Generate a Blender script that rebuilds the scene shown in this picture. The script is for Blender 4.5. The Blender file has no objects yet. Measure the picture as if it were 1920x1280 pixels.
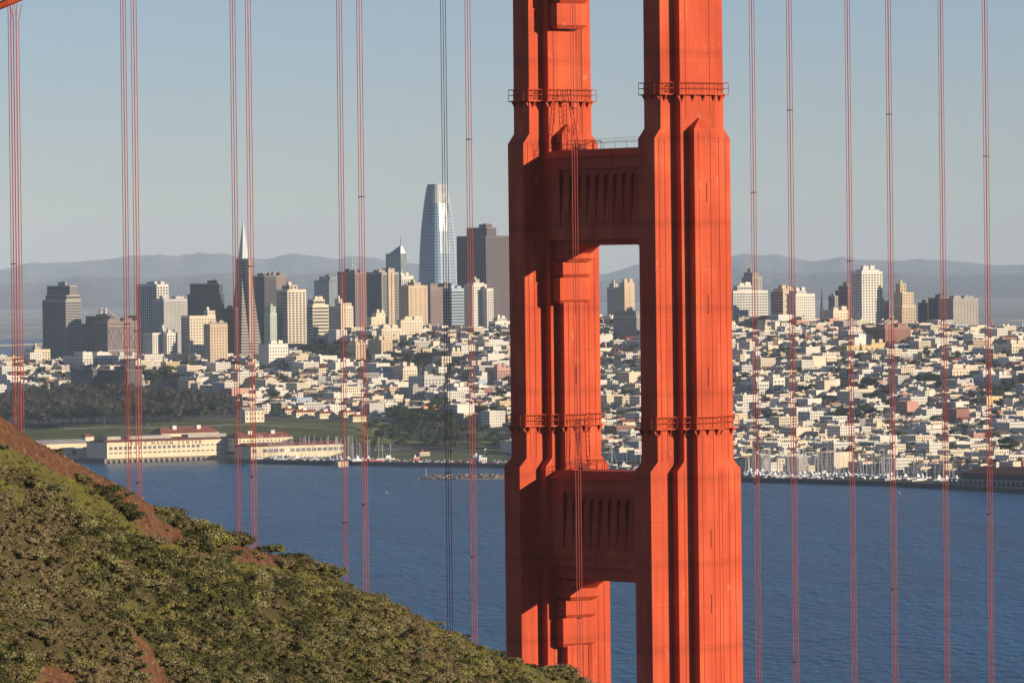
import bpy, math, random
import numpy as np
from mathutils import Vector, Matrix
R = math.radians
scene = bpy.context.scene
# ------------------------------------------------------------------ camera
F = 10900.0; HC = 185.0; ROLL = 0.0115; PITCH = math.atan(130.0 / F)
cam = bpy.data.cameras.new('camera'); cam.sensor_width = 36; cam.lens = 36 * F / 1920
cam.clip_start = 5; cam.clip_end = 140000
camo = bpy.data.objects.new('camera', cam); scene.collection.objects.link(camo); scene.camera = camo
camo.location = (0, 0, HC)
fw = Vector((0, math.cos(PITCH), -math.sin(PITCH))); r0 = Vector((1, 0, 0)); u0 = r0.cross(fw)
rt = math.cos(ROLL) * r0 - math.sin(ROLL) * u0; up = math.cos(ROLL) * u0 + math.sin(ROLL) * r0
camo.rotation_euler = Matrix((rt, up, -fw)).transposed().to_euler()
# ------------------------------------------------------------------ sky, sun, exposure
SUNEL = 14.0; SAZ = 23.0                      # sun to the right of and behind the viewer
sdir = Vector((math.cos(R(SAZ)) * math.cos(R(SUNEL)), -math.sin(R(SAZ)) * math.cos(R(SUNEL)), math.sin(R(SUNEL))))
world = bpy.data.worlds.new('World'); scene.world = world; world.use_nodes = True
wn = world.node_tree.nodes; wl = world.node_tree.links; wn.clear()
sky = wn.new('ShaderNodeTexSky'); sky.sky_type = 'NISHITA'; sky.sun_disc = False
sky.sun_elevation = R(SUNEL); sky.sun_rotation = math.atan2(sdir.x, sdir.y)
sky.altitude = 3000; sky.air_density = 1.0; sky.dust_density = 0.4; sky.ozone_density = 1.8
bg = wn.new('ShaderNodeBackground'); bg.inputs[1].default_value = 0.074
wo = wn.new('ShaderNodeOutputWorld'); tint = wn.new('ShaderNodeVectorMath'); tint.operation = 'MULTIPLY'; tint.inputs[1].default_value = (0.96, 0.935, 1.09)   # camera white balance
wl.new(sky.outputs[0], tint.inputs[0]); wl.new(tint.outputs[0], bg.inputs[0]); wl.new(bg.outputs[0], wo.inputs[0])
sun = bpy.data.lights.new('sun', 'SUN'); sun.energy = 5.0; sun.angle = R(0.5); sun.color = (1.0, 0.83, 0.61)
suno = bpy.data.objects.new('sun', sun); scene.collection.objects.link(suno)
suno.rotation_euler = sdir.to_track_quat('Z', 'Y').to_euler()
scene.view_settings.view_transform = 'Standard'; scene.view_settings.look = 'None'
scene.view_settings.exposure = 0.27; scene.view_settings.gamma = 1.0
scene.cycles.volume_bounces = 1; scene.cycles.max_bounces = 6; scene.cycles.diffuse_bounces = 1
# ------------------------------------------------------------------ helpers
def yh(px): return 510.0 - ROLL * (px - 960)          # horizon row at a photo column
def ray(px, py):                                       # direction through a photo pixel, forward component 1
    d = fw + rt * ((px - 960) / F) + up * ((640 - py) / F)
    return d / d.y
def at(px, py, D): return Vector((0, 0, HC)) + ray(px, py) * D
def on(px, py, z=0.0):
    d = ray(px, py); return Vector((0, 0, HC)) + d * ((z - HC) / d.z)
_o = Vector((0, 0, HC))
def proj(x, y, z):
    vx = x; vy = y; vz = z - HC
    dep = vx * fw.x + vy * fw.y + vz * fw.z
    return (960 + F * (vx * rt.x + vy * rt.y + vz * rt.z) / dep, 640 - F * (vx * up.x + vy * up.y + vz * up.z) / dep)
GRID = math.atan2(0.593, 0.805)                        # street grid and bridge: local +X is south, local -Y is west
CS, SN = math.cos(GRID), math.sin(GRID)
MATS = {}
def mat(name, col, rough=0.8, var=0.0, vscale=0.2, metal=0.0, spec=0.3, island=0.0):
    if name in MATS: return MATS[name]
    m = bpy.data.materials.new(name); m.use_nodes = True; nt = m.node_tree
    p = nt.nodes['Principled BSDF']; p.inputs['Roughness'].default_value = rough; p.inputs['Metallic'].default_value = metal
    p.inputs['Specular IOR Level'].default_value = spec
    p.inputs['Base Color'].default_value = (*col, 1)
    if var > 0:
        tc = nt.nodes.new('ShaderNodeTexCoord'); n = nt.nodes.new('ShaderNodeTexNoise'); n.inputs['Scale'].default_value = vscale
        n.inputs['Detail'].default_value = 5
        geo = nt.nodes.new('ShaderNodeNewGeometry'); nt.links.new(geo.outputs['Position'], n.inputs['Vector'])
        mr = nt.nodes.new('ShaderNodeMapRange'); mr.inputs[3].default_value = 1 - var; mr.inputs[4].default_value = 1 + var
        mr.inputs[1].default_value = .3; mr.inputs[2].default_value = .7
        nt.links.new(n.outputs['Fac'], mr.inputs[0])
        v = nt.nodes.new('ShaderNodeVectorMath'); v.operation = 'SCALE'; v.inputs[0].default_value = col
        nt.links.new(mr.outputs[0], v.inputs['Scale']); nt.links.new(v.outputs[0], p.inputs['Base Color'])
        if island > 0:
            mi = nt.nodes.new('ShaderNodeMapRange'); mi.inputs[3].default_value = 1 - island; mi.inputs[4].default_value = 1 + island
            nt.links.new(geo.outputs['Random Per Island'], mi.inputs[0])
            mu = nt.nodes.new('ShaderNodeMath'); mu.operation = 'MULTIPLY'
            nt.links.new(mi.outputs[0], mu.inputs[0]); nt.links.new(mr.outputs[0], mu.inputs[1]); nt.links.new(mu.outputs[0], v.inputs['Scale'])
    MATS[name] = m; return m
class MB:
    def __init__(s): s.v = []; s.f = []; s.m = []
    def face(s, pts, m=0):
        i = len(s.v); s.v.extend(pts); s.f.append(tuple(range(i, i + len(pts)))); s.m.append(m)
    def hexa(s, p, m=0):                               # 8 points: 4 bottom (ccw), 4 top
        i = len(s.v); s.v.extend(p)
        for f in ((0, 3, 2, 1), (4, 5, 6, 7), (0, 1, 5, 4), (1, 2, 6, 5), (2, 3, 7, 6), (3, 0, 4, 7)):
            s.f.append(tuple(i + k for k in f)); s.m.append(m)
    def box(s, x0, x1, y0, y1, z0, z1, m=0):
        s.hexa([(x0, y0, z0), (x1, y0, z0), (x1, y1, z0), (x0, y1, z0), (x0, y0, z1), (x1, y0, z1), (x1, y1, z1), (x0, y1, z1)], m)
    def prism(s, x0, x1, y0, y1, z0, X0, X1, Y0, Y1, z1, m=0):
        s.hexa([(x0, y0, z0), (x1, y0, z0), (x1, y1, z0), (x0, y1, z0), (X0, Y0, z1), (X1, Y0, z1), (X1, Y1, z1), (X0, Y1, z1)], m)
    def tube(s, a, b, r, n=6, m=0, r2=None):
        a = Vector(a); b = Vector(b); d = (b - a).normalized(); r2 = r if r2 is None else r2
        t = d.cross(Vector((0, 0, 1)) if abs(d.z) < .9 else Vector((1, 0, 0))).normalized(); w = d.cross(t)
        i = len(s.v)
        for q, rr in ((a, r), (b, r2)):
            for k in range(n):
                an = 2 * math.pi * k / n; s.v.append(tuple(q + t * (rr * math.cos(an)) + w * (rr * math.sin(an))))
        for k in range(n):
            k2 = (k + 1) % n; s.f.append((i + k, i + k2, i + n + k2, i + n + k)); s.m.append(m)
        s.f.append(tuple(i + k for k in reversed(range(n)))); s.m.append(m)
        s.f.append(tuple(i + n + k for k in range(n))); s.m.append(m)
    def build(s, name, mats, parent=None, smooth=False):
        me = bpy.data.meshes.new(name); me.from_pydata([tuple(p) for p in s.v], [], s.f)
        mats = mats if isinstance(mats, (list, tuple)) else [mats]
        for m in mats: me.materials.append(m)
        if len(mats) > 1: me.polygons.foreach_set('material_index', s.m)
        if smooth: me.polygons.foreach_set('use_smooth', [True] * len(s.f))
        me.update(); o = bpy.data.objects.new(name, me); scene.collection.objects.link(o)
        if parent is not None: o.parent = parent
        return o
def fastmesh(name, V, Q, mats, mi=None, smooth=False):   # numpy verts (n,3), faces (m,k)
    me = bpy.data.meshes.new(name); k = Q.shape[1]
    me.vertices.add(len(V)); me.vertices.foreach_set('co', np.ascontiguousarray(V, dtype=np.float32).ravel())
    me.loops.add(Q.size); me.loops.foreach_set('vertex_index', np.ascontiguousarray(Q, dtype=np.int32).ravel())
    me.polygons.add(len(Q)); me.polygons.foreach_set('loop_start', np.arange(0, Q.size, k, dtype=np.int32))
    for m in mats: me.materials.append(m)
    if mi is not None: me.polygons.foreach_set('material_index', np.ascontiguousarray(mi, dtype=np.int32))
    if smooth: me.polygons.foreach_set('use_smooth', np.ones(len(Q), dtype=bool))
    me.update(calc_edges=True); return me
def tag(o, label=None, cat=None, group=None, kind=None):
    if label: o['label'] = label
    if cat: o['category'] = cat
    if group: o['group'] = group
    if kind: o['kind'] = kind
    return o
def empty(name, loc, rz=0.0, label=None, cat=None, group=None):
    o = bpy.data.objects.new(name, None); scene.collection.objects.link(o); o.location = loc; o.rotation_euler = (0, 0, rz)
    o.empty_display_size = 1; return tag(o, label, cat, group)
def mobj(name, me, parent=None, loc=(0, 0, 0), rz=0.0):
    o = bpy.data.objects.new(name, me); scene.collection.objects.link(o); o.location = loc; o.rotation_euler = (0, 0, rz)
    if parent is not None: o.parent = parent
    return o
def copy_tree(o, parent=None):
    c = o.copy(); scene.collection.objects.link(c); c.parent = parent
    for ch in list(o.children): copy_tree(ch, c)
    return c
def sstep(a, b, x):
    t = np.clip((x - a) / (b - a), 0, 1); return t * t * (3 - 2 * t)
def vnoise(x, y, seed=0):                               # smooth value noise
    x = np.asarray(x, dtype=float); y = np.asarray(y, dtype=float)
    def h(i, j):
        n = np.sin(i * 127.1 + j * 311.7 + seed * 74.7) * 43758.5453; return n - np.floor(n)
    xi = np.floor(x); yi = np.floor(y); fx = x - xi; fy = y - yi
    fx = fx * fx * (3 - 2 * fx); fy = fy * fy * (3 - 2 * fy)
    return (h(xi, yi) * (1 - fx) + h(xi + 1, yi) * fx) * (1 - fy) + (h(xi, yi + 1) * (1 - fx) + h(xi + 1, yi + 1) * fx) * fy
def fbm(x, y, seed=0, n=4):
    s = 0; a = .5
    for k in range(n): s = s + a * vnoise(x * 2 ** k, y * 2 ** k, seed + k); a *= .5
    return s
# ------------------------------------------------------------------ water
def water_material():
    m = bpy.data.materials.new('bay water'); m.use_nodes = True; nt = m.node_tree; p = nt.nodes['Principled BSDF']
    p.inputs['Base Color'].default_value = (0.008, 0.036, 0.075, 1); p.inputs['Roughness'].default_value = 0.28
    p.inputs['IOR'].default_value = 1.33
    geo = nt.nodes.new('ShaderNodeNewGeometry')
    def noise(scale, sx, sy, det, dist=0.0):
        mp = nt.nodes.new('ShaderNodeMapping'); mp.inputs['Scale'].default_value = (sx, sy, 1)
        n = nt.nodes.new('ShaderNodeTexNoise'); n.inputs['Scale'].default_value = scale; n.inputs['Detail'].default_value = det
        n.inputs['Distortion'].default_value = dist
        nt.links.new(geo.outputs['Position'], mp.inputs[0]); nt.links.new(mp.outputs[0], n.inputs['Vector']); return n
    a = noise(1.0, .16, .05, 4, .3); b = noise(1.0, .03, .008, 3); c = noise(1.0, .0045, .0011, 4, .8)
    ad = nt.nodes.new('ShaderNodeMath'); ad.operation = 'MULTIPLY_ADD'; ad.inputs[1].default_value = 1.4
    nt.links.new(b.outputs['Fac'], ad.inputs[0]); nt.links.new(a.outputs['Fac'], ad.inputs[2])
    bu = nt.nodes.new('ShaderNodeBump'); bu.inputs['Strength'].default_value = 1.0; bu.inputs['Distance'].default_value = 3.4
    nt.links.new(ad.outputs[0], bu.inputs['Height']); nt.links.new(bu.outputs[0], p.inputs['Normal'])
    mix = nt.nodes.new('ShaderNodeMix'); mix.data_type = 'RGBA'
    mix.inputs[6].default_value = (0.0, 0.053, 0.140, 1); mix.inputs[7].default_value = (0.001, 0.086, 0.20, 1); p.inputs['Specular IOR Level'].default_value = .07
    mr = nt.nodes.new('ShaderNodeMapRange'); mr.inputs[1].default_value = .35; mr.inputs[2].default_value = .65
    nt.links.new(c.outputs['Fac'], mr.inputs[0]); nt.links.new(mr.outputs[0], mix.inputs[0]); nt.links.new(mix.outputs[2], p.inputs['Base Color'])
    return m
wb = MB(); wb.face([(-14000, -2400, 0), (14000, -2400, 0), (14000, 70000, 0), (-14000, 70000, 0)])
tag(wb.build('water', water_material()), kind='structure')
# ------------------------------------------------------------------ haze
hz = MB(); hz.box(-14500, 14500, -2600, 70500, -1.2, 620)
hm = bpy.data.materials.new('haze'); hm.use_nodes = True; nt = hm.node_tree; nt.nodes.clear()
pv = nt.nodes.new('ShaderNodeVolumePrincipled'); pv.inputs['Density'].default_value = 1.9e-5
pv.inputs['Color'].default_value = (0.72, 0.86, 1.0, 1); pv.inputs['Anisotropy'].default_value = -0.35
ho = nt.nodes.new('ShaderNodeOutputMaterial'); nt.links.new(pv.outputs[0], ho.inputs['Volume'])
hzo = hz.build('haze', hm); tag(hzo, kind='stuff')
fs = MB(); fs.face([(-13500, 16000, .6), (-2000, 17500, .6), (6000, 16500, .6), (13500, 15500, .6), (13500, 43000, .6), (-13500, 43000, .6)])
tag(fs.build('far_shore', mat('hazy far shore', (.30, .32, .32), .95, .5, .002)), kind='structure')
# ------------------------------------------------------------------ far hills across the bay
def far_hills(name, prof, D, depth, col, seed):
    xs = np.linspace(-300, 2220, 420); pxs = [p[0] for p in prof]; pys = [p[1] for p in prof]
    ny = 26; V = []; 
    ridge = np.interp(xs, pxs, pys)
    for j in range(ny):
        t = j / (ny - 1)
        for i, x in enumerate(xs):
            zr = HC + (yh(x) - ridge[i]) * D / F
            zr += (float(fbm(x * .03, 7, seed)) - .47) * 26
            prof_t = math.sin(min(1, t * 1.25) * math.pi / 2) ** 1.15 if t < .8 else 1 - (t - .8) * 2.2
            d = D - depth + depth * 1.25 * t
            z = zr * prof_t * (0.80 + .4 * float(fbm(x * .02 + 3, t * 5, seed + 5))) if 0 < t < .78 else zr * prof_t
            if t >= .999: z = 0
            V.append(((x - 960) / F * d, d, max(0.5, z) if t > 0 else .4))
    V = np.array(V); nx = len(xs)
    q = [(j * nx + i, j * nx + i + 1, (j + 1) * nx + i + 1, (j + 1) * nx + i) for j in range(ny - 1) for i in range(nx - 1)]
    me = fastmesh(name, V, np.array(q), [mat(name, col, .95, .35, .0012)], smooth=True)
    return tag(mobj(name, me), kind='structure')
P1 = [(-300, 512), (0, 507), (40, 497), (120, 492), (180, 488), (230, 484), (250, 488), (300, 484), (340, 481), (420, 479), (440, 482), (500, 485), (530, 480), (565, 476),
      (610, 483), (640, 487), (660, 482), (720, 487), (790, 494), (950, 503), (1100, 512), (1140, 512), (1190, 497), (1290, 486), (1370, 480), (1395, 476), (1440, 484), (1465, 484),
      (1530, 491), (1580, 482), (1640, 490), (1700, 491), (1740, 487), (1780, 488), (1850, 496), (1920, 496), (2220, 500)]
far_hills('distant_hills', P1, 60000, 11000, (0.12, 0.14, 0.165), 3)  # pale bluish base colour carries part of the distance haze
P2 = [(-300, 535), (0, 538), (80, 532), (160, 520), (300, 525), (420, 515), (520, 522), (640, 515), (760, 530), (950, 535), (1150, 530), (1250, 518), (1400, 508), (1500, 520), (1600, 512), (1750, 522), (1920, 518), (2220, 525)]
far_hills('foothills', [(a, b - 4) for a, b in P2], 42000, 8000, (0.13, 0.145, 0.16), 9)  # haze partly put into this lighter bluish colour too
# ------------------------------------------------------------------ bridge
def orange_material():
    m = bpy.data.materials.new('orange bridge paint'); m.use_nodes = True; nt = m.node_tree; p = nt.nodes['Principled BSDF']
    p.inputs['Roughness'].default_value = 0.62; p.inputs['Specular IOR Level'].default_value = .08
    tc = nt.nodes.new('ShaderNodeTexCoord')
    def noise(sc, sx, sy, sz, det=5):
        mp = nt.nodes.new('ShaderNodeMapping'); mp.inputs['Scale'].default_value = (sx, sy, sz)
        n = nt.nodes.new('ShaderNodeTexNoise'); n.inputs['Scale'].default_value = sc; n.inputs['Detail'].default_value = det
        nt.links.new(tc.outputs['Object'], mp.inputs[0]); nt.links.new(mp.outputs[0], n.inputs['Vector']); return n
    def mth(op, a, b=None, c=None):
        n = nt.nodes.new('ShaderNodeMath'); n.operation = op
        for i, q in enumerate((a, b, c)):
            if q is None: continue
            if isinstance(q, (int, float)): n.inputs[i].default_value = q
            else: nt.links.new(q, n.inputs[i])
        return n.outputs[0]
    def rng(x, a, b, c, d):
        n = nt.nodes.new('ShaderNodeMapRange'); nt.links.new(x, n.inputs[0])
        for i, q in zip((1, 2, 3, 4), (a, b, c, d)): n.inputs[i].default_value = q
        return n.outputs[0]
    patch = noise(1, .22, .22, .12, 6); streak = noise(1, 1.6, 1.6, .06, 4); fine = noise(1, 3, 3, 3, 3)
    sep = nt.nodes.new('ShaderNodeSeparateXYZ'); nt.links.new(tc.outputs['Object'], sep.inputs[0])
    # plate seams: horizontal every 3.3 m and every 0.55 m (fainter), vertical every 1.07 m in x and y
    def seam(x, period, w):
        f = mth('FRACT', mth('DIVIDE', x, period)); d = mth('ABSOLUTE', mth('SUBTRACT', f, .5))
        return rng(d, .5 - w / period, .5, 0, 1)
    h1 = seam(sep.outputs[2], 5.3, .12); h2 = seam(sep.outputs[2], .62, .09)
    v1 = seam(sep.outputs[0], 1.35, .07); v2 = seam(sep.outputs[1], 1.30, .07)
    band = rng(mth('ABSOLUTE', mth('SUBTRACT', mth('FRACT', mth('DIVIDE', sep.outputs[2], 10.6)), .5)), .44, .45, 0, 1)
    s = mth('ADD', mth('MULTIPLY', h1, .15), mth('MULTIPLY', h2, .05)); s = mth('ADD', s, mth('MULTIPLY', mth('MAXIMUM', v1, v2), .19))
    s = mth('ADD', s, mth('MULTIPLY', band, .09))
    tone = mth('MULTIPLY', rng(patch.outputs['Fac'], .3, .7, .82, 1.12), rng(streak.outputs['Fac'], .3, .7, .88, 1.06))
    tone = mth('MULTIPLY', tone, rng(fine.outputs['Fac'], .3, .7, .96, 1.04)); tone = mth('MULTIPLY', tone, mth('SUBTRACT', 1.0, s))
    mix = nt.nodes.new('ShaderNodeMix'); mix.data_type = 'RGBA'
    mix.inputs[6].default_value = (0.60, 0.092, 0.038, 1); mix.inputs[7].default_value = (0.61, 0.135, 0.052, 1)
    nt.links.new(rng(patch.outputs['Fac'], .5, .78, 0, .75), mix.inputs[0])
    scuff = noise(1, .9, .9, .35, 8); m2 = nt.nodes.new('ShaderNodeMix'); m2.data_type = 'RGBA'; m2.inputs[7].default_value = (.74, .26, .15, 1)
    nt.links.new(rng(scuff.outputs['Fac'], .66, .76, 0, .8), m2.inputs[0]); nt.links.new(mix.outputs[2], m2.inputs[6])
    grime = noise(1, .7, .7, .045, 6); m3 = nt.nodes.new('ShaderNodeMix'); m3.data_type = 'RGBA'; m3.inputs[7].default_value = (.30, .045, .02, 1)
    nt.links.new(rng(grime.outputs['Fac'], .56, .80, 0, .55), m3.inputs[0]); nt.links.new(m2.outputs[2], m3.inputs[6])
    v = nt.nodes.new('ShaderNodeVectorMath'); v.operation = 'SCALE'; nt.links.new(m3.outputs[2], v.inputs[0]); nt.links.new(tone, v.inputs['Scale'])
    nt.links.new(v.outputs[0], p.inputs['Base Color'])
    bu = nt.nodes.new('ShaderNodeBump'); bu.inputs['Distance'].default_value = .03; bu.inputs['Strength'].default_value = .6
    nt.links.new(mth('SUBTRACT', mth('MULTIPLY', fine.outputs['Fac'], .3), s), bu.inputs['Height']); nt.links.new(bu.outputs[0], p.inputs['Normal'])
    return m
ORANGE = orange_material(); MATS['orange'] = ORANGE
TX, TY = 13.69, 738.3
tower = empty('bridge_tower', (TX, TY, 0), GRID, 'tall orange steel suspension bridge tower with stepped twin legs above the water', 'bridge tower')
HC2 = 13.7; ZT = 256.0
LV = dict(R1=[(0, 7.15), (160.0, 7.15), (161.2, 6.0), (201.4, 6.0), (202.7, 5.0), (ZT, 4.8)],
          R2=[(0, 3.85), (160.0, 3.85), (161.2, 2.8), (ZT, 2.8)])
C1, C2, C3 = 1.66, 2.86, 4.12; A3 = 1.64
for sgn, nm in ((-1, 'near'), (1, 'far')):
    cy = sgn * HC2; b = MB()
    for key, c in (('R1', C1), ('R2', C2)):
        lv = LV[key]
        for (z0, a0), (z1, a1) in zip(lv, lv[1:]):
            dz = 0 if key == 'R1' else 0
            b.prism(-a0, a0, cy - c, cy + c, z0, -a1, a1, cy - c, cy + c, z1)
    leg = b.build('leg', ORANGE, tower)
    bt = MB()
    bt.prism(-A3, A3, cy - C3, cy + C3, 0, -A3, A3, cy - C3, cy + C3, 202.55)
    for s2 in (-1, 1):                                  # pitched stone-like cap against the leg face, both faces
        y0, y1 = sorted((cy + s2 * C2, cy + s2 * C3))
        bt.v.extend([(-A3, y0, 202.55), (A3, y0, 202.55), (A3, y1, 202.55), (-A3, y1, 202.55), (0, cy + s2 * C2, 203.9), (0, cy + s2 * (C2 + .25), 203.9)])
        n = len(bt.v) - 6
        outer = (n + 3, n + 2) if s2 > 0 else (n, n + 1)
        inner = (n, n + 1) if s2 > 0 else (n + 3, n + 2)
        for f in ((outer[0], outer[1], n + 5), (inner[0], outer[0], n + 5, n + 4), (outer[1], inner[1], n + 4, n + 5)):
            bt.f.append(f); bt.m.append(0)
    # chamfered shoulder rim and inspection hatches
    bt.build('buttress', ORANGE, leg)
    for z, xx in ((194.4, .25), (180.5, .3), (171.5, .2), (151.3, .35), (143.2, .3)):
        hb = MB(); hb.box(xx - .04, xx + .04, cy - C3 - .06, cy - C3 - .002, z - 1.0, z + 1.4)
        hb.build('hatch', mat('orange dark seam', (.25, .03, .02), .8), leg)
    # long seam angles
    sb = MB()
    for zA, zB, xs_, cc in ((100, 160, (5.2, 6.2), C1), (161.2, 201.4, (4.2, 5.2, -4.4, -5.3), C1), (202.7, ZT, (3.7,), C1), (204, ZT, (-1.9, 1.9), C2), (100, 160, (2.7, 3.2, -2.8), C2), (161.2, 203, (2.2,), C2), (100, 202.4, (-.9, .9), C3)):
        for x_ in xs_: sb.box(x_ - .035, x_ + .035, cy - cc - .05, cy - cc + .02, zA, zB)
    sb.build('seam_angle', ORANGE, leg)
# struts
def strut(ztop, zc, p1, p0, zl, zb, a):
    b = MB(); y0, y1 = -HC2 + C2 - .1, HC2 - C2 + .1; A = a
    b.box(-A, A, y0, y1, zl, zc)                       # main body
    b.prism(-A - .75, A + .75, y0, y1, zc, -A + .5, A - .5, y0, y1, ztop)   # sloping cornice
    b.box(-A + .5, A - .5, y0, y1, zb, zl)            # recessed lower chord
    for s in (-1, 1):                                   # frame round the fluted panel
        x0, x1 = sorted((s * (A + .002), s * (A + .38)))
        b.box(x0, x1, y0, y1, p1, zc - .01); b.box(x0, x1, y0, y1, zl + .01, p0)
        for yy in (y0, ): b.box(x0, x1, yy, yy + 2.6, p0, p1); b.box(x0, x1, y1 - 2.6, y1, p0, p1)
    o = b.build('strut', ORANGE, tower)
    n = 9
    for s in (-1, 1):
        for k in range(n):
            yc = y0 + 2.6 + (k + .5) * (y1 - y0 - 5.2) / n; w = .62; r = MB()
            x_in = s * (A + .002); x_out = s * (A + .5)
            i = len(r.v)
            r.v.extend([(x_in, yc - w, p0), (x_in, yc + w, p0), (x_out, yc + w * .9, p0 + .05), (x_in, yc - w, p1), (x_in, yc + w, p1), (x_in + s * .02, yc + w * .9, p1 - .6), (x_out, yc + w * .9, p1 - 1.0)])
            r.f = [(0, 2, 6, 5, 3), (1, 4, 5, 6, 2), (0, 1, 2), (3, 5, 4)]; r.m = [0] * 4
            r.build('fluted_rib', ORANGE, o)
    return o
s1 = strut(200.5, 199.5, 198.0, 190.9, 188.95, 188.3, 2.66)
s2 = strut(159.6, 158.5, 156.9, 149.7, 147.4, 145.7, 2.66)
s3 = strut(237.5, 236.5, 235.2, 228.0, 225.5, 224.6, 2.5)
strut(118.0, 117.0, 115.0, 108.0, 105.0, 103.8, 2.66)
# stepped corbels where the struts meet the legs
def corbel(zs, base_c, A):
    zb, z2, z1, zt = zs
    for sgn in (-1, 1):
        cy = sgn * HC2; d = -sgn; b = MB()
        def blk(c, za, zb_, a_, cham=.45):
            y0, y1 = sorted((cy + d * (C2 - .3), cy + d * c)); 
            b.box(-a_, a_, y0, y1, za + cham, zb_)
            yi = cy + d * (C2 - .3); yo = cy + d * c; yo2 = cy + d * (c - .45)
            Y0, Y1 = sorted((yi, yo)); W0, W1 = sorted((yi, yo2))
            b.prism(-a_ + .35, a_ - .35, W0, W1, za, -a_, a_, Y0, Y1, za + cham - .003)
        blk(base_c, zb, z2, A); blk(base_c + .5, z2 + .002, z1, A - .12); blk(base_c + 1.25, z1 + .002, zt, A - .3)
        # upper haunch sloping out to the strut
        yi = cy + d * (C2 - .3); yo = cy + d * (base_c + 1.25 - .4); yt = cy + d * (base_c + 3.1)
        Y0, Y1 = sorted((yi, yo)); W0, W1 = sorted((yi, yt))
        b.prism(-A + .5, A - .5, Y0, Y1, zt, -A + .5, A - .5, W0, W1, zt + 1.1)
        b.build('corbel', ORANGE, tower)
corbel((180.9, 184.2, 186.2, 187.3), 4.42, 2.42)
corbel((136.9, 140.6, 142.9, 144.4), 4.42, 2.55)
corbel((216.1, 219.3, 221.6, 223.0), 4.42, 2.42)
for sgn in (-1, 1):                                     # small side ledge where strut 3 meets the leg
    b = MB(); cy = sgn * HC2
    b.prism(-3.9, -2.81, cy - sgn * .0 - C2 + .2, cy + C2 - .2, 220.3, -4.3, -2.81, cy - C2 + .2, cy + C2 - .2, 222.2)
    b.build('ledge', ORANGE, tower)
# inspection galleries
def outline(rects, off):
    q = []
    rs = [(a + off, c + off) for a, c in rects]
    for k, (a, c) in enumerate(rs):
        q.append((a, c))
        if k + 1 < len(rs): q.append((rs[k + 1][0], c))
    full = [(a, -c) for a, c in q]                     # from +a side to -c side
    full += [(-a, -c) for a, c in reversed(q)]; full += [(-a, c) for a, c in q]; full += [(a, c) for a, c in reversed(q)]
    return full
def gallery(cy, z, rects):
    root = MB(); off = .5; path = outline(rects, off); inner = outline(rects, .02); n = len(path)
    for i in range(n):
        p, q = path[i], path[(i + 1) % n]; a, b_ = inner[i], inner[(i + 1) % n]
        root.hexa([(p[0], p[1] + cy, z - .14), (q[0], q[1] + cy, z - .14), (b_[0], b_[1] + cy, z - .14), (a[0], a[1] + cy, z - .14),
                   (p[0], p[1] + cy, z), (q[0], q[1] + cy, z), (b_[0], b_[1] + cy, z), (a[0], a[1] + cy, z)])
    fl = root.build('gallery', ORANGE, tower)
    rl = MB()
    for i in range(n):
        p, q = Vector((*path[i], 0)), Vector((*path[(i + 1) % n], 0)); L = (q - p).length; d = (q - p) / L
        for h, r in ((.72, .045), (1.4, .055)): rl.tube((p.x, p.y + cy, z + h), (q.x, q.y + cy, z + h), r, 4)
        k = max(1, round(L / 1.15))
        for j in range(k):
            t = p + d * (L * j / k); rl.tube((t.x, t.y + cy, z), (t.x, t.y + cy, z + 1.42), .045, 4)
        nrm = Vector((-d.y, d.x, 0))
        if L > 1.0:
            k2 = max(1, round(L / 1.7))
            for j in range(k2):
                t = p + d * (L * (j + .5) / k2)
                br = MB(); i0 = 0; w = d * .09; out = t; inn = t - nrm * (off - .03)
                for s_ in (-1, 1):
                    for P_, zz in ((out, z - .15), (inn, z - .15), (inn, z - .95)):
                        br.v.append((P_.x + s_ * w.x, P_.y + s_ * w.y + cy, zz))
                br.f += [(i0, i0 + 1, i0 + 2), (i0 + 3, i0 + 5, i0 + 4), (i0, i0 + 2, i0 + 5, i0 + 3), (i0, i0 + 3, i0 + 4, i0 + 1), (i0 + 1, i0 + 4, i0 + 5, i0 + 2)]; br.m += [0] * 5; br.build('bracket', ORANGE, fl)
    rl.build('railing', ORANGE, fl)
for cy in (-HC2, HC2):
    gallery(cy, 206.95, [(4.95, C1), (2.8, C2)])
    gallery(cy, 165.3, [(6.0, C1), (2.8, C2), (A3, C3)])
    gallery(cy, 122.0, [(7.15, C1), (3.85, C2), (A3, C3)])
# ladders on the far leg's inner face
def ladder(x0, x1, y0, y1, z0, z1):
    b = MB(); w = .24
    for s in (-1, 1): b.tube((x0 + s * w, y0, z0), (x1 + s * w, y1, z1), .05, 4)
    n = int((z1 - z0) / .62)
    for k in range(1, n):
        t = k / n; x = x0 + (x1 - x0) * t; y = y0 + (y1 - y0) * t; z = z0 + (z1 - z0) * t
        b.tube((x - w, y, z), (x + w, y, z), .03, 4)
    b.build('ladder', mat('dark red steel', (.10, .018, .014), .7), tower)
fy = HC2
ladder(-1.5, -1.1, fy - 4.9, fy - 3.95, 201.8, 208.1); ladder(.5, -.4, fy - 4.6, fy - 3.95, 200.6, 208.4)
ladder(-.7, -.4, fy - 5.2, fy - 5.2, 160.3, 166.2); ladder(1.3, .9, fy - 5.2, fy - 5.2, 160.0, 166.4)
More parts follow.
